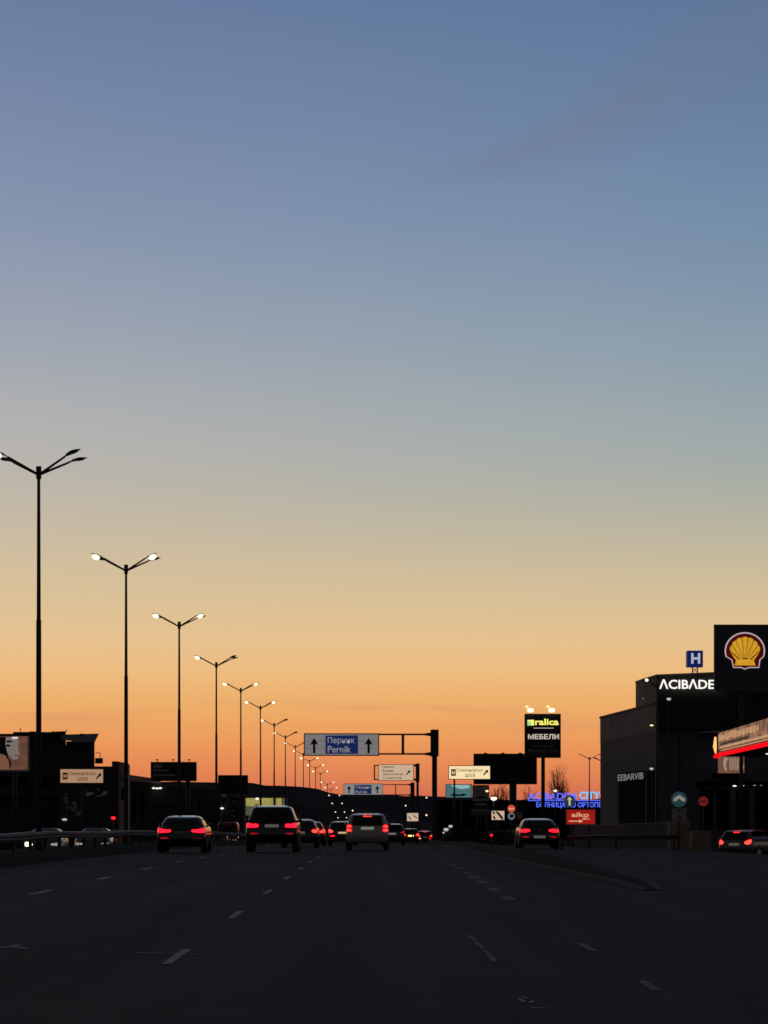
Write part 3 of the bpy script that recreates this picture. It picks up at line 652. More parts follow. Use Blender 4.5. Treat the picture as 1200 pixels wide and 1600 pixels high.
for cx in (491, 576): MB().prism(P2(arrow_up(cx, 1153, 1177, 6.6, 1.9, 11), Y), yf - .014, yf - .002).build('arrow', 'sign_black', p)
ptext('lettering', 'Перник', (512, 1152, 554, 1163.5), Y - .26, 'sign_white', p, bold=.012)
ptext('lettering', 'Pernik', (512, 1165.5, 548, 1176), Y - .26, 'sign_white', p, bold=.012)
Y = 330
t = gantry('middle overhead sign, a beige panel with four lines of place names and a slanted arrow', Y, 652.5, 1193, 1196, 1218, 584, None, hw=.2)
p, yf = sign_face(t, (592, 1195, 645.5, 1219), Y, 'beige_sheet', 'steel', .05)
MB().box(wx(584, Y), wx(586, Y), Y - .06, Y + .06, wz(1219, Y), wz(1195, Y)).build('end_strut', 'steel', t)
for i, (s_, x1) in enumerate((('Център', 616), ('Бояна', 614), ('Драгалевци', 629), ('Студентски', 627))):
    ptext('lettering', s_, (598, 1196.6 + i * 5.6, x1, 1200.6 + i * 5.6), Y - .245, 'ink_soft', p, bold=.01)
MB().prism(P2(arrow_diag(638, 1207, 4.6, .9), Y), yf - .012, yf - .001).build('arrow', 'ink', p)
Y = 440
t = gantry('farthest overhead sign, small with two up arrows and a blue field, low over the traffic', Y, 644.5, 1222.5, 1226, 1242, 598, None, hw=.28)
p, yf = sign_face(t, (537.5, 1225, 597.5, 1241.5), Y, 'sign_white', 'board_frame', .05)
MB().box(wx(617.5, Y), wx(619, Y), Y - .05, Y + .05, wz(1242, Y), wz(1226, Y)).build('strut', 'steel', t)
MB().prism(P2([(553.5, 1226.5), (580.5, 1226.5), (580.5, 1240.5), (553.5, 1240.5)], Y), yf - .012, yf - .001).build('blue_field', 'blue_sheet', p)
for cx in (545.5, 589.5): MB().prism(P2(arrow_up(cx, 1227.5, 1239.5, 3.6, 1., 6), Y), yf - .014, yf - .002).build('arrow', 'sign_black', p)
ptext('lettering', 'Перник', (555.5, 1227.5, 579, 1233.5), Y - .26, 'sign_white', p, bold=.012)
ptext('lettering', 'Pernik', (555.5, 1234.7, 574, 1239.8), Y - .26, 'sign_white', p, bold=.012)

# ------------------------------------------------------------------ single panels and boards
def board(name, label, cat, box, Y, m, posts, d=.12, fr=.04, frame='board_frame', pr=.07, zg=None, group=None, face=True):
    x0, y0, x1, y1 = box; cx = wx(posts[0], Y); z = (gz(cx, Y) if zg is None else zg)
    t = thing(name, label, cat, (cx, Y, z), group=group)
    p = MB().box(wx(x0, Y), wx(x1, Y), Y, Y + d, wz(y1, Y), wz(y0, Y)).build('sign_panel', m, t)
    X0, X1, Z0, Z1 = wx(x0, Y), wx(x1, Y), wz(y1, Y), wz(y0, Y); ya, yb = Y - .035, Y + d + .01
    if fr:
        b = MB(); b.box(X0 - fr, X1 + fr, ya, yb, Z1, Z1 + fr).box(X0 - fr, X1 + fr, ya, yb, Z0 - fr, Z0).box(X0 - fr, X0, ya, yb, Z0, Z1).box(X1, X1 + fr, ya, yb, Z0, Z1)
        b.build('frame', frame, p)
    for q in posts: MB().tube([(wx(q, Y), Y + d + pr, z - .05), (wx(q, Y), Y + d + pr, wz(y0, Y) - .1)], pr, 10).build('post', 'steel', t)
    return t, p
# lit direction signs
def direction_sign(label, box, Y, m, post, k, ink):
    t, p = board('direction_sign', label, 'direction sign', box, Y, m, [post], fr=.05, group='lit panels pointing to a road')
    x0, y0, x1, y1 = box; w = x1 - x0; h = y1 - y0
    MB().prism(P2([(x0 + w * .05, y0 + h * .24), (x0 + w * .17, y0 + h * .24), (x0 + w * .17, y0 + h * .76), (x0 + w * .05, y0 + h * .76)], Y), Y - .012, Y - .001).build('symbol_box', 'ink', p)
    ptext('lettering', 'М', (x0 + w * .073, y0 + h * .36, x0 + w * .148, y0 + h * .64), Y - .013, m, p, bold=.02)
    ptext('lettering', 'Симеоновско', (x0 + w * .19, y0 + h * .16, x0 + w * .82, y0 + h * .44), Y, ink, p, bold=.0)
    ptext('lettering', 'шосе', (x0 + w * .40, y0 + h * .58, x0 + w * .64, y0 + h * .86), Y, ink, p, bold=.0)
    MB().prism(P2(arrow_diag(x0 + w * .90, y0 + h * .5, h * .27, h * .055), Y), Y - .012, Y - .001).build('arrow', 'ink', p)
    return t
direction_sign('bright cream direction panel in front of the big dark billboard', (701.5, 1197, 765.5, 1217), 252, 'cream', 710, 0, 'ink_soft')
direction_sign('dimmer peach direction panel in front of the dark flat-roofed building', (94.5, 1202, 161, 1223), 250, 'cream_warm', 128, 0, 'ink_soft')
# big dark billboard on one thick post
Y = 390
t, p = board('billboard', 'big unlit black billboard on one thick post behind the cream panel', 'billboard', (741, 1178.5, 838, 1224.5), Y, 'board_black', [802], d=.5, fr=.08, frame='board_black', pr=.45, group='roadside billboards')
for px in (758, 785, 812, 833): MB().box(wx(px - 2, Y), wx(px + 3, Y), Y - .7, Y + .2, wz(1178, Y), wz(1176.3, Y)).build('floodlight', 'steel', t)
# tall shop board
Y = 280
t, p = board('shop_sign', 'tall black shop board lit by two floodlights on a slim post', 'shop sign', (821, 1116.5, 875, 1183), Y, 'facade_black', [849], d=.35, fr=.07, pr=.17)
p.data.materials[0] = mat('shop_board_black', (.022, .02, .02), .5, vary=.2)
ptext('lettering', 'ralica', (836, 1123, 873, 1133), Y, 'letter_yellow', p, bold=.03)
MB().prism(P2([(824, 1125), (834.5, 1124.6), (834.5, 1133.5), (824, 1133.8)], Y), Y - .02, Y - .001).build('logo', 'letter_yellow', p)
MB().prism(P2([(824, 1127), (830, 1127), (830, 1133.7), (824, 1133.8)], Y), Y - .026, Y - .021).build('logo', 'logo_green', p)
ptext('lettering', 'МЕБЕЛИ', (825, 1147, 873.5, 1155), Y, 'letter_cream', p, bold=.03)
ptext('lettering', 'benzo·cas', (826, 1169.5, 872, 1175.5), Y, 'letter_faint', p, bold=.01)
for zz, m_ in ((1137.2, 'letter_cream'), (1165.5, 'letter_faint')):
    MB().prism(P2([(834, zz), (865, zz), (865, zz + .9), (834, zz + .9)], Y), Y - .02, Y - .001).build('divider', m_, p)
for px in (830, 863):
    xx = wx(px, Y); a = MB().tube([(xx, Y + .1, wz(1116, Y)), (xx - .1, Y - .7, wz(1109, Y))], .03, 6).build('floodlight_arm', 'steel', t)
    MB().blob((xx - .1, Y - .72, wz(1110.2, Y)), (.30, .16, .20), 12, 8).build('floodlight', 'lens_on', t)
    MB().blob((xx - .42, Y - .7, wz(1104.5, Y)), (.15, .10, .09), 10, 6).build('floodlight', 'lens_yellow', t)
# teal poster
Y = 300
t, p = board('billboard', 'small glowing teal poster board below the cream panel', 'billboard', (697, 1226, 736.5, 1246), Y, 'teal', [721], d=.2, fr=.05, pr=.09, group='roadside billboards')
MB().prism(P2([(704, 1226.5), (733, 1226.5), (734, 1231), (722, 1233), (708, 1230)], Y), Y - .008, Y - .002).build('poster_print', 'teal_pale', p)
MB().prism(P2([(704, 1243), (708, 1239.5), (716, 1241.5), (724, 1240), (730, 1241.5), (724, 1243.8), (712, 1244)], Y), Y - .008, Y - .002).build('poster_print', 'teal_dark', p)
# grey plates with arrows and boxes
Y = 245
t, p = board('information_sign', 'tall grey plate with small dark symbols under the cream panel', 'road sign', (738.5, 1227, 764, 1251.5), Y, 'grey_plate', [751], fr=.02, d=.06, pr=.05)
for (a0, b0, a1, b1) in ((747, 1228.5, 753, 1230), (743, 1235.5, 759, 1236.3), (743, 1239, 757, 1239.7), (745, 1244, 759, 1248)):
    MB().prism(P2([(a0, b0), (a1, b0), (a1, b1), (a0, b1)], Y), Y - .008, Y - .001).build('symbol', 'ink', p)
q = MB().prism(P2([(743, 1255), (743, 1258.5), (754, 1258.5), (754, 1260), (760, 1256.7), (754, 1253.4), (754, 1255)], Y), Y, Y + .05).build('arrow_plate', 'grey_plate', t)
Y = 236
t, p = board('information_sign', 'dull brown wide plate below the grey plate', 'road sign', (736, 1264, 765, 1273.5), Y, 'brown_plate', [745, 759], fr=.03, d=.06, pr=.05)
MB().prism(P2([(738, 1265), (763, 1264.6), (763, 1266.4), (738, 1266.8)], Y), Y - .008, Y - .001).build('symbol', 'grey_plate', p)
# striped chevron boards
def chevron(label, box, Y, bars):
    t, p = board('chevron_board', label, 'road sign', box, Y, 'beige_sheet', [(box[0] + box[2]) / 2], fr=.015, d=.05, pr=.045, group='striped beige chevron boards')
    for b in bars: MB().prism(P2(b, Y), Y - .008, Y - .001).build('stripe', 'ink', p)
chevron('striped beige board with slanted dark bars beside the orange round sign', (768, 1267, 788, 1281), 190,
        [[(769, 1268), (772, 1268), (774, 1272), (771, 1272)], [(774, 1268), (778, 1268), (786, 1277), (786, 1280.5), (784, 1280.5)], [(770, 1276), (772, 1274), (775, 1280), (772, 1280)]])
chevron('small beige board with one slanted bar right of the minivan', (636, 1270.5, 653.5, 1283), 260, [[(645, 1274), (646.5, 1273.5), (652, 1278), (651, 1279)], [(637.5, 1275), (639, 1275), (643, 1281), (641, 1281)]])
# round signs
def round_sign(label, cx, cy, r, Y, m, fam=None, post=True, zg=None):
    z = gz(wx(cx, Y), Y) if zg is None else zg
    t = thing('round_sign', label, 'road sign', (wx(cx, Y), Y, z), group=fam); s = Y / F
    p = MB().disc(wx(cx, Y), wz(cy, Y), r * s, Y, Y + .03).build('sign_disc', m, t)
    q = MB(); n = 28
    for k in range(n):
        a0, a1 = 2 * math.pi * k / n, 2 * math.pi * (k + 1) / n; c = (wx(cx, Y), wz(cy, Y)); ro, ri = r * s * 1.04, r * s * .96
        q.prism([(c[0] + ri * math.cos(a0), c[1] + ri * math.sin(a0)), (c[0] + ro * math.cos(a0), c[1] + ro * math.sin(a0)), (c[0] + ro * math.cos(a1), c[1] + ro * math.sin(a1)), (c[0] + ri * math.cos(a1), c[1] + ri * math.sin(a1))], Y - .012, Y + .035)
    q.build('rim', 'letter_faint', p)
    MB().tube([(wx(cx, Y), Y + .08, z - .05), (wx(cx, Y), Y + .08, wz(cy, Y) + r * s * .7)], .04, 8).build('post', 'steel', t)
    return t, p
Y = 190
t, p = round_sign('orange-red no-entry disc above a pale blue disc, beside the striped board', 799, 1263.5, 6.2, Y, 'red_disc')
MB().prism(P2([(795, 1262.4), (803, 1262.4), (803, 1264.6), (795, 1264.6)], Y), Y - .01, Y - .001).build('white_bar', 'letter_beige', p)
d = MB().disc(wx(799, Y), wz(1275.3, Y), 5.6 * Y / F, Y + .004, Y + .034).build('sign_disc', 'disc_pale', t)
MB().prism(P2([(796.5, 1273), (802.5, 1272.5), (802.5, 1277), (797, 1278)], Y), Y - .008, Y + .002).build('symbol', 'teal_dark', d)
Y = 195
t, p = board('warning_sign', 'small dull grey square sign right of the orange round sign', 'road sign', (809, 1268, 816, 1279), Y, 'grey_plate', [812.5], fr=.012, d=.04, pr=.035)
MB().prism(P2([(810.5, 1270), (814.5, 1270), (812.5, 1277)], Y), Y - .008, Y - .001).build('symbol', 'ink', p)
Y = 170
t, p = round_sign('dark blue disc with a cream up arrow in front of the blue letters', 890, 1251.5, 8.6, Y, 'disc_blue')
MB().prism(P2(arrow_up(890, 1244.5, 1258.5, 4, 1.4, 5.5), Y), Y - .012, Y - .001).build('arrow', 'disc_arrow_orange', p)
Y = 140
t, p = round_sign('blue disc with a white forked arrow above a grey plate and concrete block', 1061, 1249, 12.4, Y, 'disc_blue')
MB().prism(P2([(1061.5, 1242), (1070.5, 1248), (1070.5, 1252.5), (1066, 1252), (1061.5, 1247.5), (1056, 1252), (1052.5, 1252), (1052.5, 1247.5)], Y), Y - .012, Y - .001).build('arrow', 'disc_arrow', p)
q = MB().box(wx(1050.5, Y), wx(1073, Y), Y + .004, Y + .03, wz(1282, Y), wz(1263, Y)).build('sub_plate', 'grey_plate', t)
MB().prism(P2([(1058, 1268), (1062, 1264.5), (1066, 1268)], Y), Y - .006, Y + .002).build('symbol', 'ink', q)
MB().prism(P2([(1058.5, 1276), (1065.5, 1276), (1065.5, 1279), (1058.5, 1279)], Y), Y - .006, Y + .002).build('symbol', 'ink', q)
Y = 165
t, p = round_sign('dim red no-entry disc on the dark station front', 1099, 1252, 7.6, Y, 'red_disc_dim')
MB().prism(P2([(1094.5, 1251), (1103.5, 1251), (1103.5, 1253.6), (1094.5, 1253.6)], Y), Y - .01, Y - .001).build('white_bar', 'pink_wall', p)
# red advertising sign
Y = 160
t, p = board('red_sign', 'red sign with beige lettering and an arrow in a grey frame', 'shop sign', (885.5, 1265.5, 929.5, 1287.5), Y, 'red_face', [895, 921], fr=.045, frame='grey_plate', d=.08, pr=.05)
ptext('lettering', 'aiko', (893, 1269.5, 920, 1276.5), Y, 'letter_beige', p, bold=.02)
ptext('lettering', '2500 м', (910, 1277.2, 921, 1281), Y, 'letter_beige', p, bold=.02)
MB().prism(P2([(889, 1282.2), (905, 1282.2), (905, 1280), (911, 1283), (905, 1286), (905, 1283.8), (889, 1283.8)], Y), Y - .012, Y - .001).build('arrow', 'letter_beige', p)
# bright floodlight on a leaning arm, small lamps
def small_lamp(name, label, px, py, Y, r, m, arm=None, zg=None, pole=True):
    x = wx(px, Y); z = gz(x, Y) if zg is None else zg
    t = thing(name, label, 'lamp', (x, Y, z), group='small lamps among the signs')
    if pole: MB().tube([(x, Y + .15, z - .05), (x, Y + .15, wz(py, Y) - .05)], [.05, .035], 8).build('pole', 'pole', t)
    if arm: MB().tube([(wx(arm[0], Y), Y + .15, wz(arm[1], Y)), (x, Y, wz(py, Y))], .03, 6).build('arm', 'rail', t)
    MB().blob((x, Y + .06, wz(py, Y) + r * .6), (r * 1.15, r, r * .35), 10, 6).build('lamp_hood', 'lamp_shell', t)
    MB().blob((x, Y, wz(py, Y)), (r, r * .8, r * .7), 12, 8).build('lens', m, t)
    return t
small_lamp('roadside_lamp', 'bright yellow-white lamp at the end of a slanted arm above the striped board', 771.5, 1247.5, 215, .21, 'lens_on', arm=(793, 1262))
small_lamp('roadside_lamp', 'small warm lamp at the edge of the tall grey plate', 761, 1236, 225, .11, 'lens_yellow')
small_lamp('roadside_lamp', 'small white lamp in front of the bare tree', 867.5, 1235.5, 300, .17, 'lens_small')
small_lamp('roadside_lamp', 'small grey lamp on the dark building under the big white letters', 1045, 1092, 320, .22, 'lens_dim', arm=(1038, 1090), zg=prof(320))
small_lamp('roadside_lamp', 'white wall lamp beside the dark doorway of the tall facade', 1018, 1201, 335, .2, 'lens_dim', zg=prof(335))
small_lamp('traffic_light', 'small red signal with a pale top under the striped board', 768, 1305, 180, .07, 'tail')
small_lamp('red_wall_lamp', 'bright red lamp low in front of the pinkish wall', 177, 1278, 262, .17, 'tail', zg=gz(-22, 262))
for px, py, r, lab in ((697, 1296, .16, 'larger pale lamp of the dim cluster by the dark bank'), (704, 1291, .13, 'smaller pale lamp of the dim cluster by the dark bank'), (693, 1301, .07, 'tiniest pale lamp of the dim cluster by the dark bank')):
    small_lamp('bollard_lamp', lab, px, py, 205, r, 'lens_dim')

# ------------------------------------------------------------------ the hospital block on the right
Y1, Y2 = 340., 389.
x1, x2 = wx(1025, Y1), wx(938, Y2); z0 = prof(360) - 1
zt = wz(1101, Y1)
t = thing('hospital_building', 'large dark building with big white roof letters right of the road', 'building', (x1, Y1, prof(Y1)))
B = [(x1, Y1), (x1 + 34, Y1 + 2), (x1 + 34, Y2 + 3), (x2, Y2)]
band = 8.6 / 5000 * 0 + wz(1143, Y1)
MB().quadbox(B, z0, band).build('wall', 'facade_black', t)
MB().quadbox([(x1 - .02, Y1 + .0), (x1 + 34, Y1 + 2), (x1 + 34, Y2 + 3), (x2 - .02, Y2 + .02)], band, zt).build('upper_wall', 'facade_top', t)
MB().quadbox([(x1 - .12, Y1 - .1), (x1 + 34, Y1 + 1.9), (x1 + 34, Y2 + 3.1), (x2 - .12, Y2 + .1)], zt, zt + .25).build('parapet', 'facade_black', t)
def face_pt(px):                                       # a point on the road-side facade under that photo column
    k = (px - VX) / F; dx, dy = x2 - x1, Y2 - Y1
    s_ = (k * Y1 - x1) / (dx - k * dy); return x1 + dx * s_, Y1 + dy * s_
def facade_box(p0, p1, ya, yb, out, nm, m, par):
    (xa, Ya), (xb, Yb) = face_pt(p0), face_pt(p1)
    za0, za1 = wz(yb, Ya), wz(ya, Ya); zb0, zb1 = wz(yb, Yb), wz(ya, Yb)
    return MB().quadbox([(xa - out, Ya), (xa - out + .0, Ya), (xb - out, Yb), (xb + .3, Yb), (xa + .3, Ya)][1:], [za0, zb0, zb0, za0], [za1, zb1, zb1, za1]).build(nm, m, par)
MB().quadbox([(x1 - .05, Y1 - .15), (x1 + 34, Y1 + 1.85), (x1 + 34, Y1 + 2.2), (x1 - .05, Y1 + .25)], z0, zt - .4).build('glazed_front', 'facade_blue', t)
for px in (1062, 1100, 1140): MB().box(wx(px, Y1) - .06, wx(px, Y1) + .06, Y1 - .1, Y1 + .6, z0, zt - .6).build('mullion', 'facade_black', t)
# dark doorway and the sign over it, on the road-side facade
for (p0, p1, ya, yb, nm, m_) in ((1008, 967, 1204, 1292, 'doorway', 'door_black'), (1023, 1011, 1204, 1292, 'doorway', 'door_black')):
    (xa, Ya), (xb, Yb) = face_pt(p0), face_pt(p1); zt_, zb_ = wz(ya, Ya), wz(yb, Ya)
    MB().quadbox([(xa - .06, Ya), (xa + .2, Ya), (xb + .2, Yb), (xb - .06, Yb)], zb_, zt_).build(nm, m_, t)
o = text('lettering', 'EEBARVIB', 0, 1, 0, 1, 0, 'letter_dim', t, depth=.02, bold=.01)
(xa, Ya), (xb, Yb) = face_pt(967), face_pt(1007)       # left end is the far end
za, zb = wz(1217, Yb), wz(1206.5, Yb)
for v in o.data.vertices:
    c = v.co + Vector(t.location); u, w, dpt = c.x, c.z, -c.y
    v.co = Vector((xa + (xb - xa) * u - .1 - dpt, Ya + (Yb - Ya) * u, za + (zb - za) * w)) - Vector(t.location)
# upper block with the lit letters
u0 = wx(1007, Y1 + 8)
T = [(u0, Y1 + 9), (u0 + .6, Y1 - .6), (u0 + 24, Y1 - 1.0), (u0 + 24, Y1 + 20), (u0, Y1 + 20)]
zu0, zu1 = wz(1094, Y1), wz(1056, Y1)
MB().quadbox(T, zu0 - 3.2, [zu1 - .15, zu1 - .15, zu1 + .85, zu1 + .9, zu1]).build('upper_block', 'board_black', t)
MB().quadbox([(u0 - .05, Y1 + 9), (u0 + .55, Y1 - .66), (u0 + 24.05, Y1 - 1.06), (u0 + 24.05, Y1 + 20.1), (u0 - .05, Y1 + 20.1)], [zu1 - .13, zu1 - .13, zu1 + .87, zu1 + .92, zu1 + .02], [zu1 + .12, zu1 + .12, zu1 + 1.1, zu1 + 1.15, zu1 + .25]).build('roof_edge', 'facade_top', t)
MB().box(wx(1003, Y1 + 14), wx(1022, Y1 + 14), Y1 + 10, Y1 + 16, zt + .2, wz(1092.5, Y1 + 10)).build('roof_box', 'dark_wall2', t)
MB().box(wx(1004, Y1 + 9), wx(1024, Y1 + 9), Y1 + 9, Y1 + 9.4, wz(1092.2, Y1 + 9), wz(1090.8, Y1 + 9)).build('roof_light', 'letter_dim', t)
YL = Y1 - 1.05
ptext('lettering', 'ΛCIBΛDEM', (1030, 1061.5, 1131, 1076.5), YL, 'letter_white', t, bold=.012, depth=.12)
MB().blob((wx(1018, Y1 - .1), Y1 - .3, wz(1133.5, Y1)), (.2, .12, .09), 10, 6).build('wall_light', 'lens_yellow', t)
MB().blob((wx(975, 370), 369.6, wz(1137, 370)), (.07, .07, .3), 8, 6).build('wall_light', 'lens_dim', t)
# square H sign on the roof
Y = Y1 + 3
t = thing('hospital_sign', 'deep blue cube sign with a white H on a small lattice mount', 'sign', (wx(1086.5, Y), Y, wz(1049, Y)))
MB().box(wx(1074, Y), wx(1098.5, Y), Y, Y + 1.6, wz(1042, Y), wz(1016.5, Y)).build('sign_box', 'h_blue', t)
ptext('lettering', 'H', (1080, 1020.5, 1094, 1037), Y, 'h_white', t, bold=.035, depth=.06)
b = MB()
for px in (1083, 1091): b.tube([(wx(px, Y), Y + .8, wz(1052, Y)), (wx(px, Y), Y + .8, wz(1042, Y))], .06, 6)
b.tube([(wx(1083, Y), Y + .8, wz(1050, Y)), (wx(1091, Y), Y + .8, wz(1043, Y))], .04, 6).tube([(wx(1091, Y), Y + .8, wz(1050, Y)), (wx(1083, Y), Y + .8, wz(1043, Y))], .04, 6)
b.build('mount', 'pink_wall', t)
# ------------------------------------------------------------------ low building with the blue letters
Y = 470
t = thing('clinic_building', 'low dark building under the roof-top blue letters', 'building', (wx(830, Y), Y, prof(Y)))
MB().box(wx(688, Y), wx(1010, Y), Y, Y + 30, prof(Y) - 2, wz(1251.5, Y)).build('wall', 'matte_black', t)
MB().box(wx(688, Y) - .1, wx(1010, Y) + .1, Y - .12, Y + 30.1, wz(1251.5, Y), wz(1249.8, Y)).build('parapet', 'matte_black', t)
for px in (720, 760, 830, 900): MB().box(wx(px, Y), wx(px + 14, Y), Y - .03, Y + .3, wz(1292, Y), wz(1272, Y)).build('window', 'door_black', t)
Y = 464
zb = wz(1251, Y)
t = thing('roof_letter_sign', 'two rows of glowing blue and cyan letters on the low building', 'sign', (wx(884, Y), Y, zb))
b = MB()
for px in (826, 846, 866, 886, 906, 926, 946, 970): b.box(wx(px, Y) - .04, wx(px, Y) + .04, Y + .1, Y + .2, wz(1266, Y), wz(1239, Y))
b.box(wx(824, Y), wx(990, Y), Y + .1, Y + .22, wz(1252, Y), wz(1251, Y)).build('letter_frame', 'steel', t)
ptext('lettering', 'ACIBADEM', (824.5, 1239, 900, 1249.5), Y, 'neon_blue', t, bold=.012, depth=.15)
ptext('lettering', 'CITYCLINIC', (905, 1237, 984, 1248.5), Y, 'neon_cyan', t, bold=.018, depth=.15)
ptext('lettering', 'БОЛНИЦА ПО ОРТОПЕДИЯ', (838, 1253.2, 960, 1263), Y, 'neon_blue', t, bold=.012, depth=.15)
MB().box(wx(825, Y), wx(985, Y), Y - .1, Y + .05, wz(1251.3, Y), wz(1250.1, Y)).build('light_line', 'neon_blue', t)

# ------------------------------------------------------------------ filling station: totem, canopy, shop
Y = 200
xs_, s = wx(1163, Y), Y / F
t = thing('totem_sign', 'tall black filling station sign with a yellow shell emblem', 'sign', (wx(1159, Y), Y, gz(wx(1159, Y), Y)))
p = MB().box(wx(1116.5, Y), wx(1210, Y), Y, Y + .5, wz(1080, Y), wz(977, Y)).build('sign_box', 'facade_blue', t)
MB().box(wx(1116, Y) , wx(1210.5, Y), Y - .02, Y + .52, wz(977, Y), wz(975.8, Y)).build('top_edge', 'dark_wall', p)
MB().tube([(wx(1159, Y), Y + .25, gz(22, Y) - .1), (wx(1159, Y), Y + .25, wz(1080, Y))], .12, 12).build('post', 'steel', t)
def shell(k, dy):                                      # scallop outline, k scales about its middle
    pts = []; cx, cz = 1163.8, 1018
    for i in range(25):
        a = math.pi * (1 + .10) - (math.pi * 1.2) * i / 24
        pts.append((cx + 31.6 * math.cos(a), cz - 1 - 29.2 * math.sin(a)))
    pts += [(1188, 1031.5), (1186.3, 1043.6), (1170, 1043.8), (1164, 1046.2), (1158, 1043.8), (1145.5, 1043.6), (1142.8, 1031.5)]
    return [(cx + (a - cx) * k, 1020 + (b - 1020) * k + dy) for a, b in pts]
e = MB().prism(P2(shell(1.0, 0), Y), Y - .02, Y - .002).build('emblem', 'em_white', p)
MB().prism(P2(shell(.935, 0), Y), Y - .028, Y - .021).build('emblem_field', 'em_red', e)
fan = MB(); C = (1163.9, 1037.)
n = 7; A0, A1 = R(139), R(41)
for i in range(n):
    a0 = A0 + (A1 - A0) * i / n; a1 = A0 + (A1 - A0) * (i + 1) / n; g = R(1.5)
    pts = []
    for u in (0, .2, .4, .6, .8, 1.):
        a = a0 - g / 2 + (a1 - a0 + g) * u; rr = 31.5 + 10.0 * math.sin((a - A1) / (A0 - A1) * math.pi) ** .9 + 1.1 * math.sin(math.pi * u) - .5
        pts.append((C[0] + rr * math.cos(a), C[1] - rr * math.sin(a)))
    a_b, a_a = a1 + g * 1.2, a0 - g * 1.2
    fan.prism(P2(pts + [(C[0] + 9 * math.cos(a_b), C[1] - 9 * math.sin(a_b)), (C[0] + 9 * math.cos(a_a), C[1] - 9 * math.sin(a_a))], Y), Y - .036, Y - .029)
for sg in (-1, 1):
    fan.prism(P2([(C[0] + sg * a_, b_) for a_, b_ in ((23.2, 1017.6), (18.8, 1025.2), (14., 1032), (9.5, 1031.0))], Y), Y - .0365, Y - .0292)
fan.prism(P2([(C[0] - 16.4, 1039.8), (C[0] - 14, 1032.5), (C[0] - 7, 1030), (C[0] + 7, 1030), (C[0] + 14, 1032.5), (C[0] + 16.4, 1039.8)], Y), Y - .037, Y - .0285)
fan.build('emblem_fan', 'em_yellow', e)
# canopy: its long edge runs from far left to near right
A, Bq = Vector((wx(1121, 190), 190, 0)), Vector((wx(1200, 160), 160, 0)); dirc = (Bq - A).normalized(); Eq = A + dirc * 44
Zb, Zt = wz(1183.5, 190), wz(1146.5, 190)
inn = Vector((-dirc.y, dirc.x, 0)); 
if inn.x < 0: inn = -inn
t = thing('station_canopy', 'filling station canopy with a bronze front and a red light band', 'canopy', (A.x, A.y, prof(190)))
def along(u, off, z): q = A + dirc * u - inn * off; return (q.x, q.y, z)
def slab(u0, u1, o0, o1, za, zb): 
    q = [along(u0, o0, 0), along(u1, o0, 0), along(u1, o1, 0), along(u0, o1, 0)]
    pts = [(p_[0], p_[1]) for p_ in q]
    ar = sum(pts[i][0] * pts[(i + 1) % 4][1] - pts[(i + 1) % 4][0] * pts[i][1] for i in range(4))
    if ar < 0: pts = pts[::-1]
    return pts, za, zb
def aslab(nm, m, par, *a): return MB().quadbox(*slab(*a)).build(nm, m, par)
aslab('canopy_roof', 'dark_wall', t, 0.2, 43.8, -.02, -12, Zb + .05, Zt - .1)
hgt = Zt - Zb
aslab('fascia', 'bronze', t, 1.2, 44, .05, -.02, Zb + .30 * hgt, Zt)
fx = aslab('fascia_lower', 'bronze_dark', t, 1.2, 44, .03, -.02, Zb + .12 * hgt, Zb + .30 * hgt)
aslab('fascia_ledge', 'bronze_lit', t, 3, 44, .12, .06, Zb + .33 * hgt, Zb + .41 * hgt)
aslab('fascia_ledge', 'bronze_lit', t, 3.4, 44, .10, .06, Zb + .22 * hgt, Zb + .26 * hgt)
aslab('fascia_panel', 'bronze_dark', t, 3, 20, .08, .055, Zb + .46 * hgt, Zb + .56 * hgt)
u = 2.0                                                 # raised lettering too blurred to read: cut as ribbed relief
while u < 26:
    w = .5 + .9 * rnd.random(); MB().quadbox(*slab(u, u + w * .6, .11, .055, Zb + (.62 + .06 * rnd.random()) * hgt, Zb + (.82 + .12 * rnd.random()) * hgt)).build('relief', 'bronze_lit', t); u += w + .35
aslab('light_band', 'neon_red', t, .0, 44, .16, .06, Zb, Zb + .15 * hgt)
aslab('end_light', 'neon_red', t, -1.2, -.5, .14, -.2, Zb - .02, Zb + .09 * hgt)
MB().tube([along(.15, .12, Zb + .18 * hgt), along(.1, .16, Zb + .45 * hgt), along(.0, .12, Zb + .86 * hgt)], [.05, .11, .06], 8).build('corner_tube_light', 'neon_orange', t)
for u, o in ((8, -5), (22, -5), (36, -5)):
    q = along(u, o, 0); MB().box(q[0] - .2, q[0] + .2, q[1] - .2, q[1] + .2, prof(q[1]) - .1, Zb + .1).build('column', 'steel', t)
q = along(9.5, -2.2, Zb + .03); MB().blob(q, (.3, .5, .05), 12, 6).build('ceiling_light', 'lens_small', t)
# station shop behind the canopy
Y = 215
t = thing('station_shop', 'dark filling station shop behind the canopy with a row of small white lights', 'building', (wx(1090, Y), Y, prof(Y)))
MB().quadbox([(wx(1088, Y), Y), (wx(1420, Y), Y), (wx(1420, Y), Y + 14), (wx(1090, Y + 14), Y + 14)], prof(Y) - 1, wz(1146, Y)).build('wall', 'facade_blue', t)
MB().quadbox([(wx(1088, Y), Y - 1.2), (wx(1420, Y), Y - 1.2), (wx(1420, Y), Y + 14.2), (wx(1091, Y + 14.2), Y + 14.2)], [wz(1146, Y)] * 2 + [wz(1146, Y)] * 2, [wz(1144.5, Y), wz(1118, Y), wz(1118, Y), wz(1144.5, Y)]).build('roof', 'roof_slate', t)
MB().box(wx(1086, Y), wx(1300, Y), Y - 1.0, Y - .003, wz(1227, Y), wz(1221, Y)).build('awning', 'door_black', t)
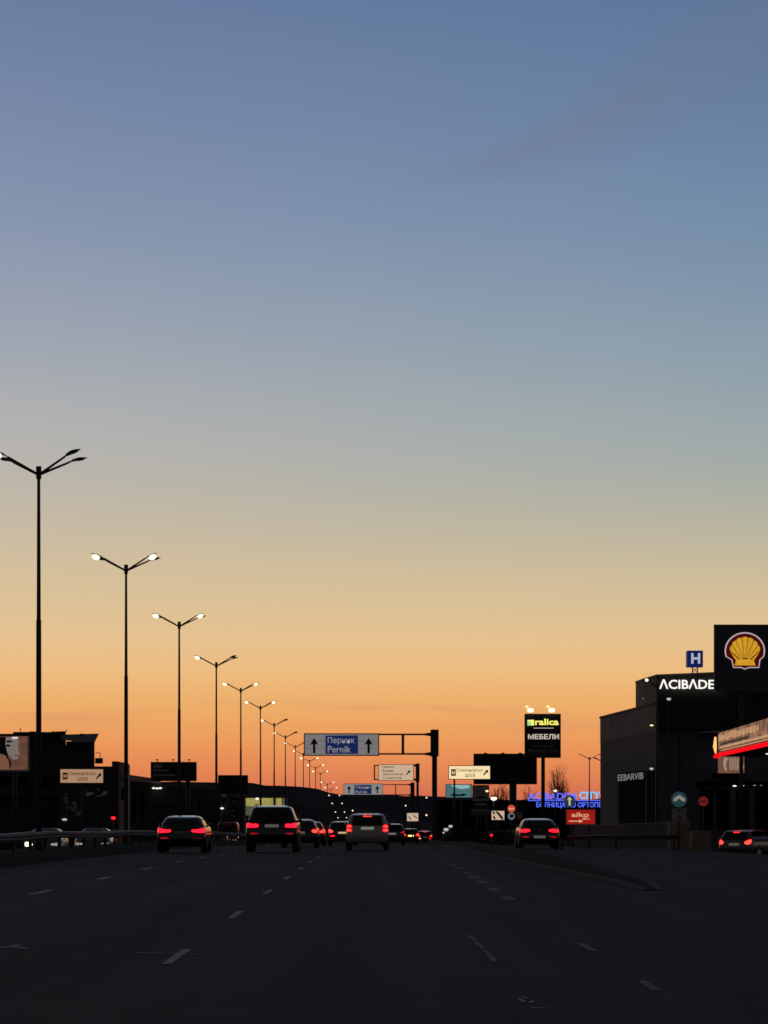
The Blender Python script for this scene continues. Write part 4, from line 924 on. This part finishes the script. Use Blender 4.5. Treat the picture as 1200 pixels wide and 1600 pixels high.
for px, r_ in ((1146, .14), (1159, .10), (1177, .11), (1187, .13), (1198, .12), (1212, .12)):
    MB().blob((wx(px, Y), Y - .7, wz(1228.2 - (px - 1146) * .05, Y)), (r_, .15, .05), 10, 6).build('ceiling_light', 'lens_small' if r_ > .11 else 'lens_dim', t)
for px in (1094, 1120, 1150, 1180): MB().box(wx(px, Y), wx(px + 20, Y), Y - .02, Y + .1, wz(1296, Y), wz(1234, Y)).build('window', 'door_black', t)
Y = 212
p = thing('shop_poster', 'brown poster with pale curved shapes under the canopy', 'poster', (wx(1142, Y), Y, wz(1208, Y)))
MB().box(wx(1122, Y), wx(1163, Y), Y, Y + .06, wz(1208, Y), wz(1178, Y)).build('poster_sheet', 'shop_poster', p)
b = MB()
b.prism(P2([(1131, 1184), (1135, 1183), (1138, 1186), (1135, 1190), (1134, 1197), (1136, 1205), (1132, 1203), (1130, 1194)], Y), Y - .01, Y - .001)
b.prism(P2([(1155, 1183), (1159, 1184), (1160, 1192), (1163, 1197), (1162, 1202), (1158, 1200), (1155, 1191)], Y), Y - .01, Y - .001)
for i in range(5): b.prism(P2([(1139.5 + i * 3, 1184), (1141 + i * 3, 1184), (1142 + i * 3, 1203), (1140.5 + i * 3, 1203)], Y), Y - .01, Y - .001)
b.build('poster_print', 'shop_poster_pale', p)
MB().box(wx(1120, Y), wx(1166, Y), Y + .06, Y + 2.95, wz(1212, Y), wz(1208.2, Y)).build('poster_ledge', 'door_black', p)
# concrete blocks and low walls on the right
def block(label, px0, px1, py0, Y, d, m='concrete'):
    z = gz(wx(px0, Y), Y); x0, x1 = wx(px0, Y), wx(px1, Y); zt_ = wz(py0, Y)
    t = thing('concrete_block', label, 'concrete block', ((x0 + x1) / 2, Y, z), group='weathered concrete blocks by the station entrance')
    c = .05
    MB().quadbox([(x0, Y), (x1, Y), (x1, Y + d), (x0, Y + d)], z - .1, zt_ - c).build('block_body', m, t)
    MB().add([(x0, Y, zt_ - c), (x1, Y, zt_ - c), (x1, Y + d, zt_ - c), (x0, Y + d, zt_ - c), (x0 + c, Y + c, zt_), (x1 - c, Y + c, zt_), (x1 - c, Y + d - c, zt_), (x0 + c, Y + d - c, zt_)], [(4, 5, 6, 7), (0, 1, 5, 4), (1, 2, 6, 5), (2, 3, 7, 6), (3, 0, 4, 7)]).build('block_top', m, t)
block('weathered concrete block under the blue forked-arrow disc', 1046, 1078, 1283, 142, .8)
block('weathered concrete block nearest the silver hatchback', 1081, 1111, 1299, 136, .9)
Y = 150
t = thing('low_wall', 'long low dark wall behind the slip road guardrail', 'wall', (wx(900, 168), 168, prof(168)))
MB().quadbox([(wx(893, 172), 172), (wx(1048, 150), 150), (wx(1048, 150), 150.4), (wx(893, 172), 172.4)], [prof(170) - .4] * 4, [wz(1291.5, 172), wz(1285.5, 150), wz(1285.5, 150), wz(1291.5, 172)]).build('wall_body', 'dark_wall', t)
MB().quadbox([(wx(893, 172), 171.9), (wx(1048, 150), 149.9), (wx(1048, 150), 150.5), (wx(893, 172), 172.5)], [wz(1291.5, 172), wz(1285.5, 150), wz(1285.5, 150), wz(1291.5, 172)], [wz(1290.4, 172), wz(1284.4, 150), wz(1284.4, 150), wz(1290.4, 172)]).build('coping', 'concrete', t)

# ------------------------------------------------------------------ buildings and boards on the left
Y = 300
t = thing('flat_roof_building', 'dark flat-roofed building with a slate roof slab behind the peach panel', 'building', (wx(90, Y), Y, gz(-30, Y)))
zg = gz(-30, Y) - .5
MB().quadbox([(wx(-60, Y), Y), (wx(103, Y), Y), (wx(102, Y + 20), Y + 20), (wx(-60, Y + 20), Y + 20)], zg, wz(1146.5, Y)).build('wall', 'dark_wall', t)
MB().quadbox([(wx(22, Y), Y - .8), (wx(104, Y), Y - .8), (wx(101, Y + 20), Y + 20.5), (wx(22, Y + 20), Y + 20.5)], wz(1146.3, Y), wz(1144, Y)).build('roof_slab', 'dark_wall2', t)
MB().box(wx(25, Y), wx(45, Y), Y - .5, Y + 3, wz(1147.3, Y), wz(1145.6, Y) - .001).build('roof_lip', 'dark_wall2', t)
MB().quadbox([(wx(103, Y) + .001, Y + .5), (wx(147, Y), Y + .5), (wx(146.5, Y + 20), Y + 20), (wx(103, Y + 20), Y + 20)], zg, wz(1158, Y)).build('wall', 'dark_wall', t)
MB().prism(P2([(93, 1148), (154, 1146.3), (147.5, 1159.5), (113, 1160.2), (112, 1157.5), (98, 1156.5)], Y), Y - .3, Y + .4).build('slate_fascia', 'roof_slate', t)
MB().tube([(wx(78, Y), Y + 2, wz(1143.9, Y)), (wx(79, Y), Y + 2, wz(1141, Y))], .05, 6).tube([(wx(80, Y), Y + 1, wz(1143.5, Y)), (wx(102, Y), Y + 1, wz(1142.5, Y)), (wx(103, Y), Y + 1, wz(1139, Y))], .05, 6).build('roof_pipe', 'steel', t)
MB().box(wx(147, Y), wx(158, Y), Y + 1, Y + 2, wz(1192.5, Y), wz(1184, Y)).build('balcony', 'dark_wall2', t)
b = MB(); b.box(wx(148, Y), wx(155, Y), Y + 1, Y + 1.08, wz(1176.5, Y), wz(1175.5, Y)).box(wx(154.3, Y), wx(155.3, Y), Y + 1, Y + 1.08, wz(1184, Y), wz(1175.5, Y)).build('balcony_rail', 'steel', t)
MB().box(wx(-60, Y), wx(140, Y), Y - .5, Y - .003, wz(1243, Y), wz(1236, Y)).build('ledge', 'dark_wall2', t)
for px in (0, 30, 60): MB().box(wx(px, Y), wx(px + 16, Y), Y - .04, Y + .1, wz(1228, Y), wz(1213, Y)).build('window', 'door_black', t)
Y = 292
for px, w_, h_ in ((38, 9, 3.2), (60, 5, 2.2), (118, 6, 2.4)):
    MB().box(wx(px, Y), wx(px + w_, Y), Y + 4, Y + 6, wz(1144.2 if px < 103 else 1147, Y), wz((1144.2 if px < 103 else 1147) - h_, Y)).build('roof_unit', 'dark_wall2', t)
MB().tube([(wx(28, Y), Y + 2, wz(1144.2, Y)), (wx(28, Y), Y + 2, wz(1136, Y))], .035, 6).build('aerial', 'steel', t)
Y = 292
t = thing('side_building', 'lower dark shop block with dull white wall pictures and a pinkish side wall', 'building', (wx(160, Y), Y, gz(-25, Y)))
zg = gz(-25, Y) - .5
MB().box(wx(92, Y), wx(185, Y), Y, Y + 7.8, zg, wz(1197.5, Y)).build('wall', 'dark_wall', t)
MB().box(wx(175, Y), wx(185, Y), Y - .1, Y + 1.2, wz(1197.5, Y), wz(1189.5, Y)).build('chimney', 'dark_wall', t)
MB().quadbox([(wx(185, Y) + .001, Y + .1), (wx(197, Y), Y + .1), (wx(203, Y + 12), Y + 12), (wx(185, Y) + .001, Y + 12)], zg, [wz(1190, Y), wz(1192, Y), wz(1192.5, Y), wz(1190, Y)]).build('side_wall', 'pink_wall', t)
MB().box(wx(190, Y), wx(198, Y), Y - .1, Y + .09, wz(1250, Y), wz(1231, Y)).build('window', 'door_black', t)
MB().tube([(wx(189, Y), Y - .06, wz(1210, Y)), (wx(189, Y), Y - .2, wz(1218, Y)), (wx(197, Y), Y - .2, wz(1219, Y))], .06, 6).build('pipe', 'steel', t)
pic = MB()
for pts in ([(99, 1242), (101, 1239.5), (104, 1239), (106.5, 1240), (105, 1242)], [(98, 1244), (105, 1243.5), (107, 1254), (103.5, 1257), (100, 1252)], [(103, 1260), (107, 1258), (108, 1265), (104.5, 1266)], [(112, 1253), (118, 1251.5), (122.5, 1263), (117, 1264)], [(108.5, 1261), (113, 1260.5), (120, 1266), (113, 1268)], [(118, 1268), (127, 1266), (129, 1273), (120, 1276)]):
    pic.prism(P2(pts, Y), Y - .03, Y - .002)
pic.build('wall_picture', 'letter_faint', t)
pic = MB()
for pts in ([(132.5, 1233.5), (136, 1238), (143, 1237.5), (149, 1240.5), (143, 1242), (136, 1244.5), (133.5, 1242.5), (135.5, 1240)], [(151, 1232.5), (154, 1231.5), (155.5, 1234), (152, 1235)], [(149, 1242), (156, 1243), (161, 1240), (160, 1237), (166, 1236), (168.5, 1238), (165, 1241), (159, 1244), (152, 1244.5)]):
    pic.prism(P2(pts, Y), Y - .03, Y - .002)
pic.build('wall_picture', 'ghost_white', t)
MB().blob((wx(101, Y), Y - .1, wz(1280.5, Y)), (.24, .1, .1), 10, 6).build('wall_light', 'lens_dim', t)
Y = 372
t = thing('sloped_roof_building', 'long dark building with a slightly sloping roof behind the left billboards', 'building', (wx(260, Y), Y, gz(-25, Y)))
zg = gz(-25, Y) - .5
MB().quadbox([(wx(196, Y), Y), (wx(345, Y), Y), (wx(345, Y), Y + 16), (wx(196, Y), Y + 16)], zg, [wz(1219, Y), wz(1236, Y), wz(1236, Y), wz(1219, Y)]).build('wall', 'dark_wall2', t)
MB().quadbox([(wx(192, Y), Y - .5), (wx(236, Y), Y - .5), (wx(236, Y), Y + 16.3), (wx(192, Y), Y + 16.3)], [wz(1220, Y), wz(1223, Y), wz(1223, Y), wz(1220, Y)], [wz(1209, Y), wz(1215.5, Y), wz(1216, Y), wz(1209, Y)]).build('roof', 'pink_wall', t)
MB().box(wx(232, Y), wx(300, Y), Y - .2, Y - .003, wz(1258, Y), wz(1255, Y)).build('ledge', 'dark_wall', t)
for px in (206, 220): MB().box(wx(px, Y), wx(px + 6, Y), Y - .03, Y + .1, wz(1285, Y), wz(1235, Y)).build('window', 'door_black', t)
b = MB()
for i, px in enumerate((240.5, 246, 251)): MB().blob((wx(px, Y), Y - .5, wz(1231.5 + .4 * (i % 2), Y)), (.19, .12, .10), 10, 6).build('wall_light', 'lens_small', t)
MB().box(wx(302, Y), wx(308, Y), Y - .6, Y - .2, zg, wz(1243, Y)).build('pilaster', 'facade_top', t)
MB().box(wx(299, Y), wx(308, Y), Y - .8, Y - .2, wz(1243, Y), wz(1241.5, Y)).build('pilaster_cap', 'facade_top', t)
Y = 345
t = thing('dark_kiosk', 'narrow dark kiosk with faint pale notices right of the dark sedan', 'kiosk', (wx(363, Y), Y, gz(-16, Y)))
MB().box(wx(346, Y), wx(381, Y), Y, Y + 5, gz(-16, Y) - .3, wz(1247, Y)).build('wall', 'dark_wall', t)
MB().box(wx(345, Y), wx(382, Y), Y - .3, Y + 5.2, wz(1247, Y), wz(1245.5, Y)).build('roof', 'dark_wall2', t)
for (a0, b0, a1, b1) in ((363, 1251.5, 369, 1254), (362, 1267, 367, 1268.5), (361.5, 1273, 367, 1276)): MB().box(wx(a0, Y), wx(a1, Y), Y - .03, Y - .001, wz(b1, Y), wz(b0, Y)).build('notice', 'ghost_text', t)
MB().blob((wx(347, Y), Y - .2, wz(1263, Y)), (.2, .12, .1), 10, 6).build('wall_light', 'lens_small', t)
Y = 460
t = thing('yellow_shop', 'yellow-lit shop front behind the roof of the tall SUV', 'shop', (wx(412, Y), Y, gz(-17, Y)))
zg = gz(-17, Y) - .5
MB().box(wx(379, Y), wx(446, Y), Y + .3, Y + 10, zg, wz(1246, Y)).build('wall', 'dark_wall', t)
for i, (a0, a1) in enumerate(((382, 407), (409, 429), (431, 440))):
    MB().box(wx(a0, Y), wx(a1, Y), Y - .1, Y + .29, wz(1260, Y), wz(1247, Y)).build('lit_panel', 'yellow_shop', t)
MB().box(wx(441, Y), wx(446, Y), Y - .1, Y + .29, wz(1260, Y), wz(1247, Y)).build('lit_panel', 'shop_pale', t)
MB().box(wx(382, Y), wx(400, Y), Y - .1, Y + .29, wz(1274, Y), wz(1260.5, Y)).build('lit_panel', 'shop_pale', t)
MB().blob((wx(402, Y), Y - .5, wz(1248, Y)), (.24, .12, .16), 10, 6).build('wall_light', 'lens_small', t)
# poster billboard at the left edge
Y = 228
t, p = board('billboard', 'lit brown poster board with a pale face seen from the side', 'billboard', (-52, 1150.5, 43.5, 1203), Y, 'poster_brown', [-30, 22], d=.35, fr=.06, pr=.14, group='roadside billboards')
MB().box(wx(-52, Y), wx(43, Y), Y - .3, Y - .04, wz(1206, Y), wz(1203.4, Y)).build('bottom_rail', 'ghost_text', t)
def art(pts, m, k): MB().prism(P2(pts, Y), Y - .004 * k - .003, Y - .004 * k + .0005).build('poster_print', m, p)
art([(-20, 1152), (8, 1151.5), (12, 1158), (10, 1170), (13, 1184), (18, 1192), (16, 1202), (-10, 1202)], 'poster_dark', 1)
art([(-30, 1178), (-6, 1176), (8, 1180), (14, 1190), (15, 1202), (-30, 1202)], 'poster_pink', 2)
art([(9, 1152), (27, 1151), (29, 1158), (28.5, 1165), (28, 1172), (30.5, 1178), (28, 1181), (28.5, 1184), (26, 1186.5), (21, 1187.5), (15, 1181), (10.5, 1173), (8.5, 1162)], 'poster_skin', 2)
art([(18, 1151.5), (28, 1151.2), (28.5, 1154), (20, 1155)], 'poster_light', 3)
art([(9.5, 1157.5), (15, 1156.5), (20.5, 1158.8), (19, 1160), (10, 1160)], 'poster_dark', 4)
art([(10, 1163), (15, 1163.5), (17.5, 1166), (13, 1167), (9.5, 1166)], 'poster_dark', 3)
art([(22.5, 1179.2), (28, 1179.5), (27.5, 1181.3), (23.5, 1181.5)], 'poster_lip', 3)
art([(-40, 1152), (-14, 1152), (-2, 1160), (-3, 1170), (-14, 1180), (-40, 1180)], 'poster_skin', 3)
for px in (6, 30): MB().tube([(wx(px, Y), Y + .1, wz(1150, Y)), (wx(px + 3, Y), Y - .9, wz(1147.5, Y))], .03, 6).build('floodlight_arm', 'steel', t)
# dark billboards
Y = 280
t, p = board('billboard', 'dark billboard with three faint pale lines of print and three small spotlights', 'billboard', (236.5, 1191.5, 306, 1219.5), Y, 'board_black', [293], d=.3, fr=.06, frame='steel', pr=.22, group='roadside billboards')
for (a0, b0, a1, b1) in ((240, 1193.5, 255, 1200), (240, 1202, 266, 1205.5), (240, 1209.5, 276, 1212.5)):
    MB().prism(P2([(a0, b0), (a1 - 5, b0 + .6), (a1, (b0 + b1) / 2), (a1 - 4, b1), (a0, b1)], Y), Y - .008, Y - .001).build('poster_print', 'ghost_text', p)
for px in (247, 272, 297): MB().tube([(wx(px, Y), Y + .1, wz(1191, Y)), (wx(px - 1, Y), Y - .5, wz(1187.5, Y))], .025, 6).blob((wx(px - 1, Y), Y - .5, wz(1187.3, Y)), (.12, .08, .06), 8, 6).build('spotlight', 'steel', t)
MB().box(wx(290, Y), wx(296, Y), Y + .3, Y + .5, wz(1226, Y), wz(1220, Y)).build('bracket', 'facade_top', t)
Y = 330
t, p = board('billboard', 'plain black square billboard behind the street lamps left of the SUV', 'billboard', (341.5, 1212, 386.5, 1239.5), Y, 'board_black', [356, 376], d=.3, fr=.06, frame='steel', pr=.12, group='roadside billboards')

# ------------------------------------------------------------------ bare trees and dark shrubs
def bare_tree(label, px, Y, top, wpx, seed, group, limbs=34):
    r = random.Random(seed); x = wx(px, Y); z = prof(Y) - .2; H = wz(top, Y) - z; W = wpx * Y / F / 2
    t = thing('bare_tree', label, 'tree', (x, Y, z), group=group)
    base = Vector((x, Y, z)); cr = MB()
    MB().tube([base, base + Vector((.05, 0, H * .25)), base + Vector((0, .05, H * .5)), base + Vector((-.05, 0, H * .7))], [.24, .19, .13, .07], 8).build('trunk', 'bark', t)
    for i in range(limbs):
        a_ = i * 2.4 + r.random(); q = (i + .5) / limbs; rr = math.sqrt(1 - q * q * .92) * r.uniform(.55, 1.05)
        s0 = base + Vector((0, 0, H * (.25 + .35 * q))); tip = base + Vector((math.cos(a_) * rr * W, math.sin(a_) * rr * W, H * (.52 + .48 * q * r.uniform(.9, 1.05))))
        d = tip - s0; mid = s0 + d * .5 + Vector((math.cos(a_) * W * .12, math.sin(a_) * W * .12, -.02 * H))
        cr.tube([s0, mid, tip], [.07, .045, .018], 4, cap=False)
        for k in range(11):
            u = r.uniform(.3, 1.); p = s0.lerp(mid, u * 2) if u < .5 else mid.lerp(tip, u * 2 - 1)
            nd = (d.normalized() + Vector((r.uniform(-1, 1), r.uniform(-1, 1), r.uniform(-.2, .7))) * .75).normalized(); L = H * r.uniform(.06, .13)
            q1 = p + nd * L; cr.tube([p, q1], [.022, .012], 3, cap=False)
            for m_ in range(2):
                n2 = (nd + Vector((r.uniform(-1, 1), r.uniform(-1, 1), r.uniform(-.3, .8))) * .7).normalized(); cr.tube([p + nd * L * r.uniform(.4, .9), q1 + n2 * L * .6], [.014, .009], 3, cap=False)
    cr.build('crown', 'bark', t)
TG = 'bare trees against the sunset'
bare_tree('bare rounded tree rising above the blue letters', 873, 508, 1205, 34, 3, TG)
bare_tree('bare tree seen under the big dark billboard, left of its post', 783, 512, 1226, 30, 11, TG, limbs=24)
bare_tree('bare low tree between the thick billboard post and the slim shop board post', 826, 515, 1235, 26, 21, TG, limbs=16)
def shrub(label, x, Y, w, h, seed):
    r = random.Random(seed); z = gz(x, Y)
    t = thing('dark_shrub', label, 'shrub', (x, Y, z), group='dark shrubs along the slip road bank')
    MB().tube([(x, Y, z - .1), (x, Y, z + h * .5)], [.08, .04], 6).build('stem', 'bark', t)
    b = MB()
    for i in range(420):
        a_ = r.uniform(0, 6.283); rr = math.sqrt(r.random()); hh = r.random()
        bump = 1 + .25 * math.sin(a_ * 3 + seed)
        c = Vector((x + math.cos(a_) * rr * w * bump * math.sqrt(max(.05, 1 - hh * hh * .9)), Y + math.sin(a_) * rr * w * .8, z + .05 + hh * h * (1 - .25 * rr)))
        n_ = Vector((r.uniform(-1, 1), r.uniform(-1, 1), r.uniform(-1, 1))).normalized(); u = n_.orthogonal().normalized(); v = n_.cross(u); s_ = r.uniform(.07, .17)
        b.add([c - u * s_, c + v * s_ * .6, c + u * s_, c - v * s_ * .6], [(0, 1, 2, 3)])
    b.build('foliage', 'leaf', t)
for i, (px, Y, w, h, lab) in enumerate(((708, 262, 1.7, 1.5, 'dark shrub below the glowing teal poster'), (727, 240, 1.3, 1.2, 'dark shrub below the brown plate, nearer the gantry post'),
      (748, 222, 1.3, 1.0, 'dark shrub left of the small red signal'), (786, 212, 1.2, 1.0, 'dark shrub beneath the striped board'), (690, 300, 1.6, 1.6, 'dark shrub just right of the tall gantry post'))):
    shrub(lab, wx(px, Y), Y, w, h, i + 1)
# dark earth bank behind the verge
bk = MB(); vs = []; n = 7
yb = [205 + 8 * i for i in range(28)]
for y in yb:
    for i in range(n):
        u = i / (n - 1); xx = 7.9 + u * 7
        vs.append((xx, y, prof(y) - .1 + 1.25 * math.sin(math.pi * min(1, u * 1.3)) ** .8 * min(1, (y - 203) / 25) + .1 * rnd.random()) if 0 < i < n - 1 else (xx, y, prof(y) - .1))
bk.add(vs, [(j * n + i, j * n + i + 1, (j + 1) * n + i + 1, (j + 1) * n + i) for j in range(len(yb) - 1) for i in range(n - 1)], True)
tag(bk.build('earth_bank', 'verge'), kind='structure')

# ------------------------------------------------------------------ sky
def srgb(c): return tuple((v / 255 / 12.92) if v / 255 <= .04045 else ((v / 255 + .055) / 1.055) ** 2.4 for v in c)
w = bpy.data.worlds.new('World'); SC.world = w; w.use_nodes = True
nt = w.node_tree; nt.nodes.clear()
N = nt.nodes.new; L = nt.links.new
tc = N('ShaderNodeTexCoord'); sep = N('ShaderNodeSeparateXYZ'); L(tc.outputs['Generated'], sep.inputs[0])
def math_(op, a, b=None, clamp=False):
    m = N('ShaderNodeMath'); m.operation = op; m.use_clamp = clamp
    for i, v in enumerate((a, b)):
        if v is None: continue
        if hasattr(v, 'links') or hasattr(v, 'is_linked'): L(v, m.inputs[i])
        else: m.inputs[i].default_value = v
    return m.outputs[0]
elev = math_('ARCSINE', math_('MINIMUM', math_('MAXIMUM', sep.outputs['Z'], 0.), 1.))
tt = math_('SQRT', math_('DIVIDE', elev, math.pi / 2))
def ramp(stops):
    r = N('ShaderNodeValToRGB'); r.color_ramp.interpolation = 'B_SPLINE' if False else 'LINEAR'
    e = r.color_ramp.elements
    while len(e) > 1: e.remove(e[-1])
    first = True
    for p_, c in stops:
        if first: e[0].position = p_; e[0].color = (*c, 1); first = False
        else: q = e.new(p_); q.color = (*c, 1)
    L(tt, r.inputs['Fac']); return r.outputs['Color']
def tp(py): return math.sqrt(math.degrees(math.atan((VY - py) / F)) / 90)
ROWS_SKY = [(1275, (196, 96, 72)), (1240, (213, 114, 82)), (1200, (229, 136, 85)), (1165, (235, 152, 90)), (1130, (237, 165, 98)), (1087, (238, 178, 111)), (1044, (237, 189, 130)), (1000, (230, 193, 143)), (958, (221, 193, 149)), (893, (208, 189, 155)), (830, (194, 184, 162)),
            (764, (181, 179, 167)), (700, (172, 175, 173)), (640, (164, 171, 174)), (550, (151, 163, 175)), (450, (139, 154, 174)), (340, (126, 145, 172)), (220, (116, 136, 167)), (110, (108, 129, 163)), (0, (99, 122, 158))]
front = ramp([(tp(y), srgb(c)) for y, c in ROWS_SKY] + [(.5, srgb((78, 90, 114))), (.7, srgb((46, 48, 56))), (1., srgb((30, 30, 32)))])
back = ramp([(0., (.054, .049, .052)), (.3, (.064, .058, .061)), (.5, (.046, .044, .048)), (.75, (.024, .024, .027)), (1., (.014, .014, .015))])
hl = math_('SQRT', math_('ADD', math_('MULTIPLY', sep.outputs['X'], sep.outputs['X']), math_('MULTIPLY', sep.outputs['Y'], sep.outputs['Y'])))
az = math_('DIVIDE', sep.outputs['Y'], math_('MAXIMUM', hl, .001))
mr = N('ShaderNodeMapRange'); mr.interpolation_type = 'SMOOTHSTEP'; mr.inputs['From Min'].default_value = -.1; mr.inputs['From Max'].default_value = .93; L(az, mr.inputs['Value'])
# paler towards the set sun at the left, cooler at the right, well above the horizon
fade = N('ShaderNodeMapRange'); fade.interpolation_type = 'SMOOTHSTEP'; fade.inputs['From Min'].default_value = .04; fade.inputs['From Max'].default_value = .13; L(sep.outputs['Z'], fade.inputs['Value'])
xf = math_('MULTIPLY', sep.outputs['X'], fade.outputs['Result'])
xf = math_('MAXIMUM', math_('MINIMUM', xf, .16), -.16)
comb = N('ShaderNodeCombineColor')
for i, k in enumerate((-1.35, -.55, -.35)): L(math_('ADD', math_('MULTIPLY', xf, k), 1.), comb.inputs[i])
mx = N('ShaderNodeMix'); mx.data_type = 'RGBA'; mx.blend_type = 'MULTIPLY'; mx.inputs[0].default_value = 1; L(front, mx.inputs[6]); L(comb.outputs[0], mx.inputs[7])
# a thin smear of cloud high on the right
def wisp(col):
    # distance to a slanting line in (azimuth, elevation) tangent space, broken by noise
    u = math_('DIVIDE', sep.outputs['X'], math_('MAXIMUM', sep.outputs['Y'], .05)); v = math_('DIVIDE', sep.outputs['Z'], math_('MAXIMUM', sep.outputs['Y'], .05))
    nz = N('ShaderNodeTexNoise'); nz.inputs['Scale'].default_value = 14; nz.inputs['Detail'].default_value = 4; L(tc.outputs['Generated'], nz.inputs['Vector'])
    # centre line v = .193 + .30 u + 3.2 u^2
    line = math_('ADD', math_('ADD', math_('MULTIPLY', u, .13), .197), math_('MULTIPLY', math_('MULTIPLY', u, u), 2.6))
    dd = math_('ABSOLUTE', math_('SUBTRACT', math_('ADD', v, math_('MULTIPLY', math_('SUBTRACT', nz.outputs['Fac'], .5), .012)), line))
    wdt = math_('ADD', .0035, math_('MULTIPLY', math_('MAXIMUM', u, 0.), math_('MULTIPLY', math_('MAXIMUM', u, 0.), 2.6)))
    k = math_('SUBTRACT', 1., math_('DIVIDE', dd, wdt), True)
    lim = N('ShaderNodeMapRange'); lim.interpolation_type = 'SMOOTHSTEP'; lim.inputs['From Min'].default_value = -.01; lim.inputs['From Max'].default_value = .05; L(u, lim.inputs['Value'])
    k = math_('MULTIPLY', math_('MULTIPLY', k, lim.outputs['Result']), .33)
    m2 = N('ShaderNodeMix'); m2.data_type = 'RGBA'; L(k, m2.inputs[0]); L(col, m2.inputs[6]); m2.inputs[7].default_value = (*srgb((112, 118, 140)), 1)
    return m2.outputs[2]
fcol = wisp(mx.outputs[2])
# faint mauve streaks low over the road
def streak(col):
    mp = N('ShaderNodeMapping'); mp.inputs['Scale'].default_value = (14, 14, 190); L(tc.outputs['Generated'], mp.inputs['Vector'])
    nz = N('ShaderNodeTexNoise'); nz.inputs['Scale'].default_value = 1.; nz.inputs['Detail'].default_value = 3; L(mp.outputs['Vector'], nz.inputs['Vector'])
    a = N('ShaderNodeMapRange'); a.interpolation_type = 'SMOOTHSTEP'; a.inputs['From Min'].default_value = .52; a.inputs['From Max'].default_value = .72; L(nz.outputs['Fac'], a.inputs['Value'])
    band = math_('SUBTRACT', 1., math_('DIVIDE', math_('ABSOLUTE', math_('SUBTRACT', sep.outputs['Z'], .030)), .014), True)
    k = math_('MULTIPLY', math_('MULTIPLY', a.outputs['Result'], band), .30)
    m2 = N('ShaderNodeMix'); m2.data_type = 'RGBA'; L(k, m2.inputs[0]); L(col, m2.inputs[6]); m2.inputs[7].default_value = (*srgb((206, 140, 110)), 1)
    return m2.outputs[2]
fcol = streak(fcol)
m3 = N('ShaderNodeMix'); m3.data_type = 'RGBA'; L(mr.outputs['Result'], m3.inputs[0]); L(back, m3.inputs[6]); L(fcol, m3.inputs[7])
bg = N('ShaderNodeBackground'); L(m3.outputs[2], bg.inputs['Color']); bg.inputs['Strength'].default_value = 1.
out = N('ShaderNodeOutputWorld'); L(bg.outputs[0], out.inputs['Surface'])

# ------------------------------------------------------------------ camera and render
cd = bpy.data.cameras.new('camera'); cam = bpy.data.objects.new('camera', cd); COL.objects.link(cam)
cam.location = (0, 0, CAMZ); cam.rotation_euler = (R(90), 0, 0)
cd.sensor_fit = 'HORIZONTAL'; cd.sensor_width = 36; cd.lens = 36 * F / 1200
cd.shift_x = (600 - VX) / 1200; cd.shift_y = (VY - 800) / 1200
cd.clip_start = .5; cd.clip_end = 20000
SC.camera = cam
SC.render.resolution_x, SC.render.resolution_y = 768, 1024
vs_ = SC.view_settings; vs_.view_transform = 'Standard'; vs_.look = 'None'; vs_.exposure = 0; vs_.gamma = 1; vs_.use_curve_mapping = False
try:
    SC.render.engine = 'CYCLES'; SC.cycles.use_denoising = True; SC.cycles.max_bounces = 5; SC.cycles.sample_clamp_indirect = 4; SC.cycles.filter_width = 1.6
except Exception: pass
